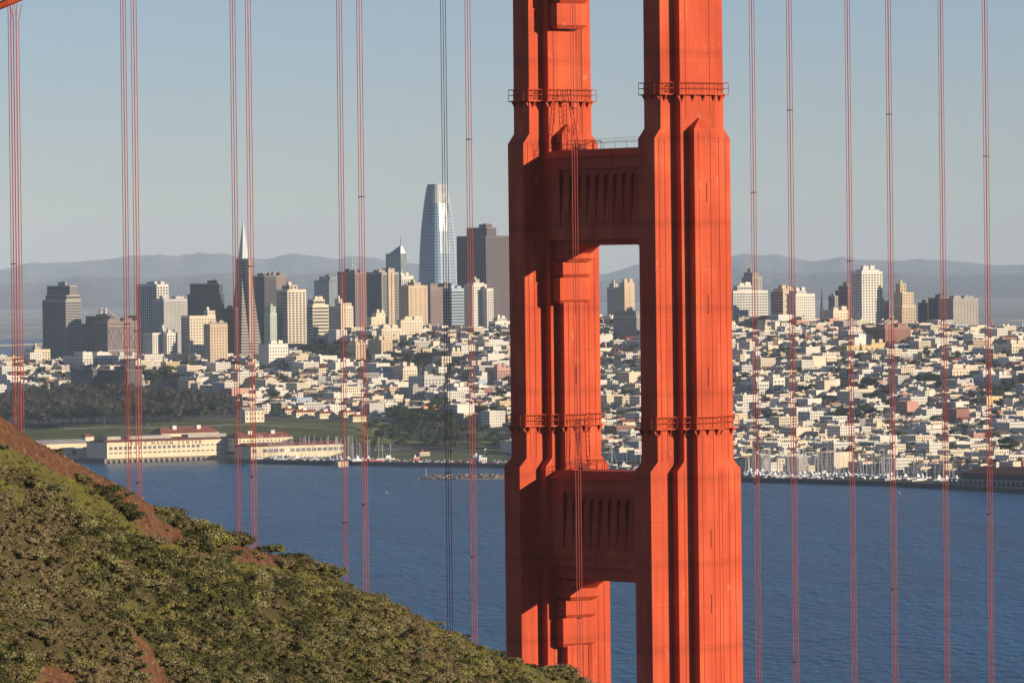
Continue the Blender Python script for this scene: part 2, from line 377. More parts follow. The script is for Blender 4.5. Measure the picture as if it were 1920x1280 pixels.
# handrails and clutter on the strut tops
for zt in (200.5, 159.6, 237.5):
    b = MB(); y0, y1 = -HC2 + 5, HC2 - 5.5
    for x in (2.2,):
        for k in range(8):
            y = y0 + (y1 - y0) * k / 7; b.tube((x, y, zt), (x, y, zt + .9), .03, 4)
        b.tube((x, y0, zt + .9), (x, y1, zt + .9), .03, 4)
    yy = fy - 5.6
    for x in (-1.9, -.6, .9, 2.3): b.tube((x, yy, zt), (x, yy, zt + 1.2), .05, 4)
    b.tube((-1.9, yy, zt + 1.2), (2.3, yy, zt + 1.2), .045, 4); b.tube((-1.9, yy, zt + .6), (2.3, yy, zt + .6), .035, 4)
    b.tube((-1.0, yy, zt + .2), (1.6, yy - .8, zt + 1.1), .05, 4); b.tube((2.3, yy, zt + 1.2), (2.3, yy - 1.6, zt + 1.2), .045, 4)
    b.tube((2.3, yy - 1.6, zt), (2.3, yy - 1.6, zt + 1.2), .05, 4)
    b.box(-.9, .3, yy - 1.2, yy - .4, zt, zt + .35)
    b.build('strut_railing', mat('dark red steel', (.10, .018, .014), .7), tower)
b = MB()
for z_ in (201.6, 201.95): b.tube((1.9, -HC2 + 2.9, z_ + .1), (1.9, HC2 - 4.2, z_ - .1), .018, 4)
b.build('stay_wire', mat('steel wire', (.2, .18, .17), .5), tower)
# deck, main cables, suspender ropes
def bp(s, c, z): return (TX + s * CS - c * SN, TY + s * SN + c * CS, z)     # s south, c east
b = MB()
for c0, c1, z0, z1, m in ((-13.9, 13.9, 66.6, 67.2, 0), (-14.4, -13.2, 60.5, 68.0, 1), (13.2, 14.4, 60.5, 68.0, 1), (-10.5, -10.2, 67.2, 67.8, 1), (10.2, 10.5, 67.2, 67.8, 1)):
    b.box(-330, 620, c0, c1, z0, z1, m)
dk = b.build('road', [mat('deck asphalt', (.06, .06, .06), .9), ORANGE]); dk.location = (TX, TY, 0); dk.rotation_euler = (0, 0, GRID); tag(dk, kind='structure')
def cable_z(s): return ZT - .45 * abs(s) + .00045 * s * s if s < 0 else ZT - .32 * s + .00022 * s * s
for c, nm in ((-HC2, 'near'), (HC2, 'far')):
    b = MB(); ss = list(range(-330, 621, 19)) + [0]; ss = sorted(set(ss))
    for a, q in zip(ss, ss[1:]): b.tube(bp(a, c, cable_z(a) + .6), bp(q, c, cable_z(q) + .6), .47, 12)
    o = b.build('main_cable', ORANGE, smooth=True)
    tag(o, 'thick orange main suspension cable, %s side of the bridge, crossing the top left corner' % nm if nm == 'near' else 'thick orange main suspension cable on the bridge side facing the city', 'cable', 'main cables')
ROPE = mat('orange rope paint', (.44, .085, .06), .7, .2, .6); ROPE2 = mat('rope clamp', (.12, .03, .03), .7)
def suspender(s, c, label):
    zt = cable_z(s) + .1; z0 = 67.3; o = empty('suspender_rope', bp(s, c, z0), GRID, label, 'bridge suspender', 'vertical suspender ropes of the bridge')
    for k, (dx, dy) in enumerate(((-.19, .26), (-.19, -.26), (.19, .26), (.19, -.26))):
        b = MB(); b.tube((dx, dy, 0), (dx, dy, zt - z0 - 2.0), .042, 6); b.tube((dx, dy, zt - z0 - 2.0), (dx * 1.6, dy * 3, zt - z0), .042, 6); b.build('rope', ROPE, o)
    for k in range(1, 4):
        zc = (k + .37 * math.sin(s * 3.1 + c + k * 2)) * 44 - 10
        if 5 < zc < zt - z0 - 3:
            b = MB(); b.box(-.24, .24, -.31, .31, zc - .06, zc + .06); b.build('clamp', ROPE2, o)
    return o
order = ['first', 'second', 'third', 'fourth', 'fifth', 'sixth', 'seventh']
for k in range(-6, 9):
    if k == 0: continue
    sk = 16.4 * k if k > 0 else -(17.2 + 16.05 * (-k - 1))
    for c, nm in ((-HC2, 'nearer'), (HC2, 'farther')):
        sk = (16.4 * k + (.7 if c < 0 else .25)) if k > 0 else -(17.2 + 16.05 * (-k - 1))
        side = 'left' if k < 0 else 'right'
        px = proj(*bp(sk, c, 185))[0]
        if px < -60 or px > 1990: continue
        hid = 960 < px < 1385
        if nm == 'farther' and hid: continue
        if px > 960 and px < 1200 and nm == 'nearer':
            lab = 'bundle of thin orange suspender ropes passing in front of the dark tower struts'
        elif k == -1 and nm == 'farther':
            lab = 'dark shaded bundle of suspender ropes crossing the tallest glass skyscraper'
        else:
            kk = abs(k) - (1 if (k < 0 and nm == 'nearer') else 0) if k < 0 else abs(k)
            vis = kk - 1 if (k > 0 and nm == 'farther') else kk
            lab = 'thin orange suspender rope bundle, %s one in the %s row %s of the tower' % (order[max(0, min(6, vis - 1))], nm, side)
        suspender(sk, c, lab)
# ------------------------------------------------------------------ foreground headland
RIDGE = [(-400, 520), (-200, 640), (0, 781), (60, 828), (150, 872), (250, 925), (330, 978), (400, 1006), (450, 1024), (545, 1052), (640, 1096), (700, 1125), (800, 1172), (850, 1192),
         (940, 1230), (1010, 1253), (1050, 1262), (1085, 1292), (1180, 1380), (1300, 1500), (1500, 1750), (1800, 2200)]
rx = np.array([p[0] for p in RIDGE], float); ry = np.array([p[1] for p in RIDGE], float)
def ridge_d(px): return 400 + np.clip((px + 200) / 1285, -1, 1.6) * 62
def hill_z(X, Y):
    X = np.asarray(X, float); Y = np.asarray(Y, float)
    px = 960 + X / Y * F
    # ridge crossing for this column of sight is approximated with the column at the ridge distance
    px_r = 960 + X / (ridge_d(px)) * F
    Dr = ridge_d(px_r); zr = HC - (np.interp(px_r, rx, ry) - (510 - ROLL * (px_r - 960))) / F * Dr
    zr = zr + (fbm(X * .12, Y * 0 + 3.3, 21) - .47) * .9
    t = Dr - Y
    near = zr - .35 * 6 * np.log1p(np.exp(np.clip((t - 1.0) / 6, -30, 30))) * 1.5 + .35 * 6 * 1.5 * .5
    far = zr - .75 * np.maximum(-t, 0)
    z = np.where(t > 0, zr - .62 * np.maximum(t, 0) + .62 * 2.2 * (1 - np.exp(-np.maximum(t, 0) / 2.2)), far)
    bump = (fbm(X * .09, Y * .09, 5, 5) - .47) * 2.6 * sstep(0, 8, np.abs(t)) + (fbm(X * .8, Y * .8, 8, 3) - .45) * .3
    z = z + bump
    return np.maximum(z, -0.8)
def poly_in(px, py, poly):
    inside = np.zeros(np.shape(px), bool); n = len(poly)
    for i in range(n):
        x1, y1 = poly[i]; x2, y2 = poly[(i + 1) % n]
        c = ((y1 > py) != (y2 > py)) & (px < (x2 - x1) * (py - y1) / (y2 - y1 + 1e-9) + x1); inside ^= c
    return inside
SOIL = [[(-80, 700), (0, 770), (70, 815), (150, 858), (215, 900), (255, 915), (300, 985), (352, 1002), (330, 1018), (260, 985), (170, 905), (110, 885), (40, 850), (0, 825), (-80, 760)],
        [(255, 985), (300, 975), (350, 1000), (345, 1020), (300, 1020)], [(430, 1020), (470, 1026), (545, 1048), (520, 1062), (440, 1052)],
        [(230, 1180), (262, 1190), (300, 1240), (330, 1300), (285, 1300), (255, 1240)], [(60, 1240), (110, 1245), (160, 1290), (60, 1300)], [(260, 925), (300, 945), (290, 965), (255, 945)],
        [(150, 1130), (190, 1140), (180, 1160), (150, 1150)]]
GRASS = [[(-80, 770), (0, 822), (45, 850), (115, 888), (175, 915), (262, 990), (335, 1022), (390, 1040), (340, 1048), (260, 1015), (190, 985), (110, 940), (60, 900), (0, 880), (-80, 850)],
         [(430, 1048), (500, 1058), (580, 1074), (650, 1105), (600, 1112), (520, 1084), (440, 1070)],
         [(600, 1075), (700, 1110), (850, 1175), (940, 1215), (1010, 1240), (1075, 1285), (1060, 1300), (980, 1275), (900, 1245), (840, 1212), (760, 1165), (690, 1130), (620, 1100)],
         [(200, 1080), (250, 1130), (300, 1190), (260, 1185), (210, 1120)], [(0, 900), (50, 920), (45, 960), (0, 950)]]
nxh, nyh = 620, 420
xx = np.linspace(-.108, .075, nxh); yy = np.concatenate([np.linspace(300, 385, 60, endpoint=False), np.linspace(385, 475, 300, endpoint=False), np.linspace(475, 640, 60)])
YY, UU = np.meshgrid(yy, xx, indexing='ij'); XX = UU * YY; ZZ = hill_z(XX, YY)
V = np.stack([XX, YY, ZZ], -1).reshape(-1, 3)
ii, jj = np.meshgrid(np.arange(len(yy) - 1), np.arange(nxh - 1), indexing='ij'); b0 = (ii * nxh + jj).ravel()
Q = np.stack([b0, b0 + 1, b0 + nxh + 1, b0 + nxh], -1)
def hill_material():
    m = bpy.data.materials.new('headland ground'); m.use_nodes = True; nt = m.node_tree; p = nt.nodes['Principled BSDF']; p.inputs['Roughness'].default_value = .95
    p.inputs['Specular IOR Level'].default_value = .1
    geo = nt.nodes.new('ShaderNodeNewGeometry'); at_ = nt.nodes.new('ShaderNodeAttribute'); at_.attribute_name = 'cover'
    sep = nt.nodes.new('ShaderNodeSeparateColor'); nt.links.new(at_.outputs['Color'], sep.inputs[0])
    def noise(sc, det=6):
        n = nt.nodes.new('ShaderNodeTexNoise'); n.inputs['Scale'].default_value = sc; n.inputs['Detail'].default_value = det; n.inputs['Roughness'].default_value = .65
        nt.links.new(geo.outputs['Position'], n.inputs['Vector']); return n.outputs['Fac']
    def ramp(f, c0, c1, lo=.35, hi=.65):
        r = nt.nodes.new('ShaderNodeMapRange'); r.inputs[1].default_value = lo; r.inputs[2].default_value = hi; nt.links.new(f, r.inputs[0])
        x = nt.nodes.new('ShaderNodeMix'); x.data_type = 'RGBA'; nt.links.new(r.outputs[0], x.inputs[0])
        for i, c in ((6, c0), (7, c1)):
            if isinstance(c, tuple): x.inputs[i].default_value = (*c, 1)
            else: nt.links.new(c, x.inputs[i])
        return x.outputs[2]
    soil = ramp(noise(1.6), (.10, .045, .025), (.20, .095, .055)); soil = ramp(noise(9, 3), soil, (.36, .22, .14), .66, .74)
    grass = ramp(noise(.9), (.075, .085, .018), (.16, .165, .032)); grass = ramp(noise(4), grass, (.15, .095, .045), .44, .66)
    base = ramp(noise(.7), (.05, .055, .018), (.10, .075, .035))
    def edge(ch):
        a = nt.nodes.new('ShaderNodeMath'); a.operation = 'MULTIPLY_ADD'; a.inputs[1].default_value = .9; nt.links.new(noise(1.1), a.inputs[0]); nt.links.new(ch, a.inputs[2])
        r = nt.nodes.new('ShaderNodeMapRange'); r.inputs[1].default_value = .80; r.inputs[2].default_value = 1.0; nt.links.new(a.outputs[0], r.inputs[0]); return r.outputs[0]
    def mx(f, a, b):
        x = nt.nodes.new('ShaderNodeMix'); x.data_type = 'RGBA'; nt.links.new(f, x.inputs[0]); nt.links.new(a, x.inputs[6]); nt.links.new(b, x.inputs[7]); return x.outputs[2]
    c = mx(edge(sep.outputs[1]), base, grass); c = mx(edge(sep.outputs[0]), c, soil); nt.links.new(c, p.inputs['Base Color'])
    bu = nt.nodes.new('ShaderNodeBump'); bu.inputs['Distance'].default_value = .35; bu.inputs['Strength'].default_value = .8; nt.links.new(noise(3, 8), bu.inputs['Height'])
    nt.links.new(bu.outputs[0], p.inputs['Normal']); return m
hme = fastmesh('hillside', V, Q, [hill_material()], smooth=True)
PX, PY = proj(V[:, 0], V[:, 1], V[:, 2]); vis_t = ridge_d(960 + V[:, 0] / V[:, 1] * F) - V[:, 1] > -2.5
ws = np.zeros(len(V)); wg = np.zeros(len(V))
for pl in SOIL: ws = np.maximum(ws, poly_in(PX, PY, pl) & vis_t)
for pl in GRASS: wg = np.maximum(wg, poly_in(PX, PY, pl) & vis_t)
def soft(w):
    w = w.reshape(len(yy), nxh)
    for _ in range(3):
        w = (w + np.roll(w, 1, 0) + np.roll(w, -1, 0) + np.roll(w, 1, 1) + np.roll(w, -1, 1)) / 5
    return w.ravel()
ws_s, wg_s = soft(ws), soft(wg)
ca = hme.color_attributes.new('cover', 'FLOAT_COLOR', 'POINT')
ca.data.foreach_set('color', np.stack([ws_s, wg_s, ws_s * 0, ws_s * 0 + 1], -1).astype(np.float32).ravel())
tag(mobj('hillside', hme), kind='structure')
# ---- shrubs
def leaf_mat(name, cols, var=.24):
    m = bpy.data.materials.new(name); m.use_nodes = True; nt = m.node_tree; p = nt.nodes['Principled BSDF']; p.inputs['Roughness'].default_value = .75
    p.inputs['Specular IOR Level'].default_value = .2
    geo = nt.nodes.new('ShaderNodeNewGeometry'); n = nt.nodes.new('ShaderNodeTexNoise'); n.inputs['Scale'].default_value = .35; n.inputs['Detail'].default_value = 3
    nt.links.new(geo.outputs['Position'], n.inputs['Vector'])
    r = nt.nodes.new('ShaderNodeMapRange'); r.inputs[1].default_value = .35; r.inputs[2].default_value = .65; nt.links.new(n.outputs['Fac'], r.inputs[0])
    x = nt.nodes.new('ShaderNodeMix'); x.data_type = 'RGBA'; nt.links.new(r.outputs[0], x.inputs[0]); x.inputs[6].default_value = (*cols[0], 1); x.inputs[7].default_value = (*cols[1], 1)
    r2 = nt.nodes.new('ShaderNodeMapRange'); r2.inputs[3].default_value = 1 - var; r2.inputs[4].default_value = 1 + var; nt.links.new(geo.outputs['Random Per Island'], r2.inputs[0])
    v = nt.nodes.new('ShaderNodeVectorMath'); v.operation = 'SCALE'; nt.links.new(x.outputs[2], v.inputs[0]); nt.links.new(r2.outputs[0], v.inputs['Scale']); nt.links.new(v.outputs[0], p.inputs['Base Color'])
    MATS[name] = m; return m
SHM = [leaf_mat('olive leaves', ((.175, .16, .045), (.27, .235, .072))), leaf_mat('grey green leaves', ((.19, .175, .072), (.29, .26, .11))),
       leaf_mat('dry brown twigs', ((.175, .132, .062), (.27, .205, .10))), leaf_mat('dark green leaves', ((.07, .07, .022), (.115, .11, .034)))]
SHM_SHADED = [leaf_mat('inner ' + n, c) for n, c in (('olive leaves', ((.085, .075, .024), (.13, .11, .038))), ('grey green leaves', ((.095, .085, .038), (.14, .125, .056))), ('dry brown twigs', ((.10, .075, .036), (.155, .115, .058))), ('dark green leaves', ((.04, .04, .013), (.065, .062, .02))))]  # darker copy of each leaf colour: shade inside the shrub painted on its core
TWIG = mat('twig bark', (.16, .12, .08), .9)
rng = np.random.default_rng(11)
def cloud(n, lobes, size, rg, flat=.7, fill=.35, spread=.10):       # small leaf quads spread through the lobes' volume
    L = np.array(lobes); w = L[:, 3] ** 2; pick = rg.choice(len(L), n, p=w / w.sum())
    d = rg.normal(size=(n, 3)); d /= np.linalg.norm(d, axis=1)[:, None]; d[:, 2] = np.where(d[:, 2] < -.25, -d[:, 2], d[:, 2])
    rad = (1 - fill * rg.random(n) ** 1.6) * (1 + spread * rg.normal(size=n))
    C = L[pick, :3] + d * (L[pick, 3] * rad)[:, None] * np.array([1, 1, flat])
    nrm = d + rg.normal(size=(n, 3)) * .55; nrm /= np.linalg.norm(nrm, axis=1)[:, None]
    a = np.cross(nrm, rg.normal(size=(n, 3))); a /= np.linalg.norm(a, axis=1)[:, None]; b_ = np.cross(nrm, a)
    s = (size * (.6 + .8 * rg.random(n)))[:, None]
    V = np.stack([C - a * s - b_ * s * .6, C + a * s - b_ * s * .6, C + a * s * .7 + b_ * s * .7, C - a * s * .7 + b_ * s * .7], 1).reshape(-1, 3)
    return V, np.arange(4 * n).reshape(-1, 4)
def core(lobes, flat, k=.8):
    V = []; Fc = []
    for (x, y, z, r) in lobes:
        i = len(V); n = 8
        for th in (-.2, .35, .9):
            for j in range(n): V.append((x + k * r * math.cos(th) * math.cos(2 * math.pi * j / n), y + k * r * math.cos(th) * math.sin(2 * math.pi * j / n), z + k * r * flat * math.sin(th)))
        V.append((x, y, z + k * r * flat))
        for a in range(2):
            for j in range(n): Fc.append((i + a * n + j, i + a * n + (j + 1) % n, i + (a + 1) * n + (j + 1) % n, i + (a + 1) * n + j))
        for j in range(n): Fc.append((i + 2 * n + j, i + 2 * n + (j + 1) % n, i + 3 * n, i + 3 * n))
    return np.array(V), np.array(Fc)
PROT = []
for k in range(12):
    nl = rng.integers(7, 12); r_ = .9
    lob = [(0, 0, .28, .50)] + [(math.cos(t) * rr, math.sin(t) * rr, .12 + .42 * rng.random() * (1.2 - rr), .16 + .24 * rng.random()) for t, rr in zip(rng.random(nl) * 6.28, .35 + .35 * rng.random(nl))]
    mi = (0, 1, 0, 1, 2, 2, 3, 0, 1, 2, 1, 0)[k]
    Vl, Ql = cloud(1500, lob, .040 if mi != 2 else .032, rng, .8, .42, .20)
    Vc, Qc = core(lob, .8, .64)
    PROT.append((Vl, Ql, Vc, Qc, mi))
NB = 6500
bu_ = rng.uniform(-.0915, .014, NB * 3); bt_ = rng.random(NB * 3) ** 1.1 * 34 - 1.5
Xr = ridge_d(960 + bu_ * F); by = Xr - bt_; bx = bu_ * by; bz = hill_z(bx, by); qpx, qpy = proj(bx, by, bz)
ok = (qpx > -40) & (qpx < 1110) & (qpy < 1330) & (bz > 100)
insoil = np.zeros(len(qpx), bool); ingr = np.zeros(len(qpx), bool)
for pl in SOIL: insoil |= poly_in(qpx, qpy, pl)
for pl in GRASS: ingr |= poly_in(qpx, qpy, pl)
u = rng.random(len(qpx)); ok &= ~(insoil & (u > .015)) & ~(ingr & (u > .16))
dn = fbm(bx * .15, by * .15, 31); ok &= (dn > .34) | (u < .3)
idx = np.where(ok)[0][:NB]
sz = .36 + 1.0 * rng.random(len(idx)) ** 2.3; sz[ingr[idx] | insoil[idx]] *= .55
tz = np.clip(fbm(bx[idx] * .07, by[idx] * .07, 77) * 2.4 - .62 + rng.normal(size=len(idx)) * .42, 0, .999)
bytype = [[k for k in range(12) if PROT[k][4] == t] for t in range(4)]
typ = np.select([tz < .10, tz < .36, tz < .62], [3, 0, 1], 2)
order_sz = idx[np.argsort(-sz)]
szmap = dict(zip(idx.tolist(), sz.tolist())); tymap = dict(zip(idx.tolist(), typ.tolist()))
# the 290 largest inside the frame stand alone
ind = [i for i in order_sz if 8 < qpx[i] < 1070 and qpy[i] < 1272][:290]; indset = set(int(i) for i in ind)
pmesh = []
for (Vl, Ql, Vc, Qc, mi) in PROT:
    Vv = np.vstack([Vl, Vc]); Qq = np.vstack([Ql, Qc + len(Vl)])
    ml = fastmesh('shrub', Vv, Qq, [SHM[mi], SHM_SHADED[mi]], np.concatenate([np.zeros(len(Ql)), np.ones(len(Qc))]))
    pmesh.append(ml)
names = ['olive', 'grey-green', 'brown twiggy', 'dark green']
sh_rec = []
for i in ind:
    i = int(i); t = tymap[i]; k = int(rng.choice(bytype[t]))
    o = mobj('shrub', pmesh[k], None, (bx[i], by[i], bz[i] - .05 * szmap[i]), float(rng.normal() * .35 + (math.pi if rng.random() < .5 else 0)))
    s = szmap[i]; o.scale = (s * 1.25, s * .85, s * rng.uniform(.8, 1.1)); sh_rec.append((o, t, float(qpx[i]), float(qpy[i]), s))
accV = []; accQ = []; accM = []; off = 0
for i in idx:
    i = int(i)
    if i in indset: continue
    t = tymap[i]; k = int(rng.choice(bytype[t])); Vl, Ql, Vc, Qc, mi = PROT[k]; s = szmap[i]; a = rng.normal() * .35 + (math.pi if rng.random() < .5 else 0)
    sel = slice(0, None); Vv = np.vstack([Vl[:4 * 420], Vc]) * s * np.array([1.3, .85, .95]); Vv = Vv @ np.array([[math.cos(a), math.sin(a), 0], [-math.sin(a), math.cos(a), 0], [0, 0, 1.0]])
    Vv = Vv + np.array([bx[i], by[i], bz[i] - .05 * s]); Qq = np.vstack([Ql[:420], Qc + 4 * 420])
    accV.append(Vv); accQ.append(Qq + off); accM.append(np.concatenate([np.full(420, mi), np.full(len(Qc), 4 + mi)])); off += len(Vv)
me = fastmesh('coastal_scrub', np.vstack(accV), np.vstack(accQ), SHM + SHM_SHADED, np.concatenate(accM)); tag(mobj('coastal_scrub', me), kind='stuff')
# small tufts of grass
n = 26000; gu = rng.uniform(-.0915, .014, n); gt = rng.random(n) * 34; gY = ridge_d(960 + gu * F) - gt; gX = gu * gY; gZ = hill_z(gX, gY); gpx, gpy = proj(gX, gY, gZ)
g = np.zeros(n, bool)
for pl in GRASS: g |= poly_in(gpx, gpy, pl)
g |= rng.random(n) < .25
gX, gY, gZ = gX[g], gY[g], gZ[g]; m_ = len(gX); an = rng.random(m_) * 6.28; h = .10 + .16 * rng.random(m_); w = .05
P0 = np.stack([gX - np.cos(an) * w, gY - np.sin(an) * w, gZ - .03], -1); P1_ = np.stack([gX + np.cos(an) * w, gY + np.sin(an) * w, gZ - .03], -1)
P2_ = np.stack([gX + .1 * rng.normal(size=m_), gY + .1 * rng.normal(size=m_), gZ + h], -1)
me = fastmesh('grass', np.stack([P0, P1_, P2_], 1).reshape(-1, 3), np.arange(3 * m_).reshape(-1, 3), [leaf_mat('grass blades', ((.10, .12, .022), (.17, .165, .045)))])
tag(mobj('grass', me), kind='stuff')
# loose stones on the bare soil
ns = 1500; gu = rng.uniform(-.0915, -.03, ns); gt = rng.random(ns) * 34; gY = ridge_d(960 + gu * F) - gt; gX = gu * gY; gZ = hill_z(gX, gY); gpx, gpy = proj(gX, gY, gZ)
g = np.zeros(ns, bool)
for pl in SOIL: g |= poly_in(gpx, gpy, pl)
b = MB()
for x, y, z in zip(gX[g], gY[g], gZ[g]):
    s = rng.uniform(.03, .10); q = [(x + s * dx * rng.uniform(.6, 1.2), y + s * dy * rng.uniform(.6, 1.2), z + dz * s * rng.uniform(.5, 1.0)) for dz in (-.4, .9) for dx, dy in ((-1, -1), (1, -1), (1, 1), (-1, 1))]
    b.hexa(q)
tag(b.build('stones', mat('pale stone', (.38, .26, .18), .9, .3, 3)), kind='stuff')
# labels for the individual shrubs
zones = []
for o, t, x, y, s in sh_rec:
    edge_y = float(np.interp(x, rx, ry)); dy = y - edge_y
    col = 'below leftmost ropes' if x < 150 else 'below second ropes' if x < 350 else 'below third ropes' if x < 560 else 'below fourth ropes' if x < 760 else 'beside tower base'
    row = 'on the ridge' if dy < 22 else 'just under the ridge' if dy < 70 else 'on upper slope' if dy < 140 else 'on middle slope' if dy < 240 else 'low on slope'
    big = 'large' if s > 1.15 else 'rounded' if s > 1.0 else 'smaller'
    zones.append(('%s %s shrub %s %s' % (big, names[t], row, col), x, o))
ORDS = ['leftmost', 'second from left', 'third from left', 'fourth from left', 'fifth from left', 'sixth from left', 'seventh from left', 'eighth from left', 'ninth from left', 'tenth from left', 'eleventh from left', 'twelfth from left', 'thirteenth from left', 'fourteenth from left', 'fifteenth from left', 'sixteenth from left']
def label_unique(rec, cat_of, group_of):
    from collections import defaultdict
    d = defaultdict(list)
    for lab, x, o in rec: d[lab].append((x, o))
    for lab, lst in d.items():
        lst.sort(key=lambda q: q[0]); n = len(lst); parts = max(1, -(-n // 12)); per = -(-n // parts)
        for k, (x, o) in enumerate(lst):
            pt = '' if parts == 1 else ', ' + {2: ['left half', 'right half'], 3: ['left third', 'middle third', 'right third'], 4: ['far left', 'centre left', 'centre right', 'far right']}.get(parts, ['strip %s' % w for w in ('one', 'two', 'three', 'four', 'five', 'six', 'seven', 'eight')])[k // per]
            L = lab if n == 1 else lab + pt + ', ' + ORDS[k % per]
            if len(L.split()) > 16: L = L.replace(' the ', ' ')
            tag(o, L, cat_of(o), group_of(o))
label_unique(zones, lambda o: 'shrub', lambda o: 'scrub bushes on the headland slope')
# ------------------------------------------------------------------ city ground
SHX = [-400, 0, 200, 480, 660, 950, 1130, 1400, 1650, 1920, 2300]; SHD = [5900, 5850, 5790, 5710, 5620, 5510, 5350, 5067, 4950, 4740, 4450]
TT = [-60, 0, 12, 60, 95, 103, 125, 250, 300, 450, 500, 700, 800, 900, 1000, 1100, 1200, 1300, 1500, 1700, 1900, 2200, 2500, 3200, 5000]
def prof_pts(pts): a = np.array(pts, float); return np.interp(TT, a[:, 0], a[:, 1])
PRX = [-400, 0, 440, 640, 780, 950, 1130, 1400, 1920, 2300]
left_p = [(-60, -6), (95, -6), (103, 4), (125, 5), (160, 24), (250, 33), (450, 33), (700, 36), (1000, 58), (1300, 74), (1500, 66), (1900, 25), (2500, 8), (5000, 3)]
mid_p = [(-60, -6), (0, 1.5), (12, 3), (60, 4), (150, 4), (210, 22), (300, 30), (450, 31), (700, 34), (900, 46), (1200, 72), (1500, 98), (1700, 106), (2200, 50), (3200, 8), (5000, 3)]
m2_p = [(-60, -6), (0, 1.5), (12, 3), (200, 5), (350, 10), (500, 18), (700, 27), (900, 40), (1200, 68), (1500, 97), (1700, 108), (2200, 55), (3200, 8), (5000, 3)]
r_p = [(-60, -6), (0, 1.5), (12, 3), (400, 4.5), (800, 7), (1100, 18), (1500, 54), (1900, 93), (2200, 115), (2500, 108), (3200, 40), (5000, 3)]
r2_p = [(-60, -6), (0, 1.5), (12, 3), (400, 4.5), (800, 7), (1100, 15), (1500, 46), (1900, 78), (2300, 98), (2700, 96), (3200, 60), (5000, 3)]
TAB = np.array([prof_pts(p) for p in (left_p, left_p, left_p, mid_p, m2_p, m2_p, r_p, r_p, r2_p, r2_p)])
def shore(px): return np.interp(px, SHX, SHD)
def ground(X, Y, noise=True):
    X = np.asarray(X, float); Y = np.asarray(Y, float); px = 960 + X / Y * F; t = Y - shore(px)
    fi = np.interp(px, PRX, np.arange(len(PRX))); i0 = np.clip(np.floor(fi).astype(int), 0, len(PRX) - 2); fr = fi - i0
    fr = fr * fr * (3 - 2 * fr); out = np.zeros(np.broadcast(px, t).shape)
    for k in range(len(PRX) - 1):
        m = i0 == k
        if np.any(m):
            za = np.interp(t, TT, TAB[k]); zb = np.interp(t, TT, TAB[k + 1]); out = np.where(m, za * (1 - fr) + zb * fr, out)
    if noise: out = out + (fbm(X * .004, Y * .004, 14) - .47) * 14 * sstep(500, 1200, t)
    return out
gxn, gtn = 300, 260
us = np.linspace(-400, 2300, gxn); ts = np.concatenate([np.linspace(-60, 130, 40, endpoint=False), np.linspace(130, 3200, 190, endpoint=False), np.linspace(3200, 6500, 30)])
Tg, Ug = np.meshgrid(ts, us, indexing='ij'); Yg = shore(Ug) + Tg; Xg = (Ug - 960) / F * Yg; Zg = ground(Xg, Yg)
V = np.stack([Xg, Yg, Zg], -1).reshape(-1, 3); ii, jj = np.meshgrid(np.arange(gtn - 1), np.arange(gxn - 1), indexing='ij'); b0 = (ii * gxn + jj).ravel()
gme = fastmesh('ground', V, np.stack([b0, b0 + 1, b0 + gxn + 1, b0 + gxn], -1), [mat('city ground', (.062, .066, .06), .95, .35, .02)], smooth=True)
tag(mobj('ground', gme), kind='structure')
# lawns laid on the ground
LAWN = [[(20, 836), (330, 830), (470, 822), (560, 826), (720, 834), (948, 840), (948, 786), (900, 788), (760, 790), (650, 790), (560, 784), (470, 784), (380, 784), (250, 790), (100, 796), (20, 796)], [(690, 866), (948, 866), (948, 850), (700, 848)],
        [(840, 862), (950, 862), (950, 838), (850, 842)]]
def on_ground(px, py):
    Ds = np.linspace(4600, 7800, 900); d = ray(px, py); zz = HC + d.z * Ds; g = ground(d.x * Ds, Ds)
    k = np.where(zz <= g)[0]; D = Ds[k[0]] if len(k) else 7800
    return Vector((d.x * D, D, float(ground(d.x * D, D))))
QX, QY = proj(V[:, 0], V[:, 1], V[:, 2])
wl_ = np.zeros(len(V), bool)
for pl in LAWN: wl_ |= poly_in(QX, QY, pl)
wl_ = wl_ & (V[:, 1] - shore(960 + V[:, 0] / V[:, 1] * F) < 620)
marina_green = (np.abs(Tg.ravel() - 190) < 60) & (Ug.ravel() > 1120) & (Ug.ravel() < 1560)
strip_green = (np.abs(Tg.ravel() - 26) < 12) & (Ug.ravel() > 1600) & (Ug.ravel() < 1780)
wl_ |= marina_green | strip_green
qf = np.stack([b0, b0 + 1, b0 + gxn + 1, b0 + gxn], -1); sel = wl_[qf].all(1)
V2 = V.copy(); V2[:, 2] += .35
uq, inv = np.unique(qf[sel].ravel(), return_inverse=True)
lme = fastmesh('lawn', V2[uq], inv.reshape(-1, 4), [mat('lawn grass', (.125, .15, .04), .95, .35, .03)], smooth=True)
tag(mobj('lawn', lme), kind='structure')
for pth in ([(120, 806), (200, 803), (300, 803), (400, 800), (470, 798)], [(480, 798), (560, 803), (640, 806), (720, 806)], [(272, 790), (282, 803)], [(700, 846), (780, 840), (860, 842), (940, 836)]):
    b = MB()
    for (xa, ya), (xb, yb) in zip(pth, pth[1:]):
        for q in range(6):
            f0, f1 = q / 6, (q + 1) / 6; A = on_ground(xa + (xb - xa) * f0, ya + (yb - ya) * f0); B = on_ground(xa + (xb - xa) * f1, ya + (yb - ya) * f1)
            b.face([(A.x, A.y - 2.2, float(ground(A.x, A.y - 2.2)) + .7), (B.x, B.y - 2.2, float(ground(B.x, B.y - 2.2)) + .7), (B.x, B.y + 2.2, float(ground(B.x, B.y + 2.2)) + .7), (A.x, A.y + 2.2, float(ground(A.x, A.y + 2.2)) + .7)])
    tag(b.build('path', mat('pale path', (.42, .36, .28), .9, .2, .1)), kind='structure')
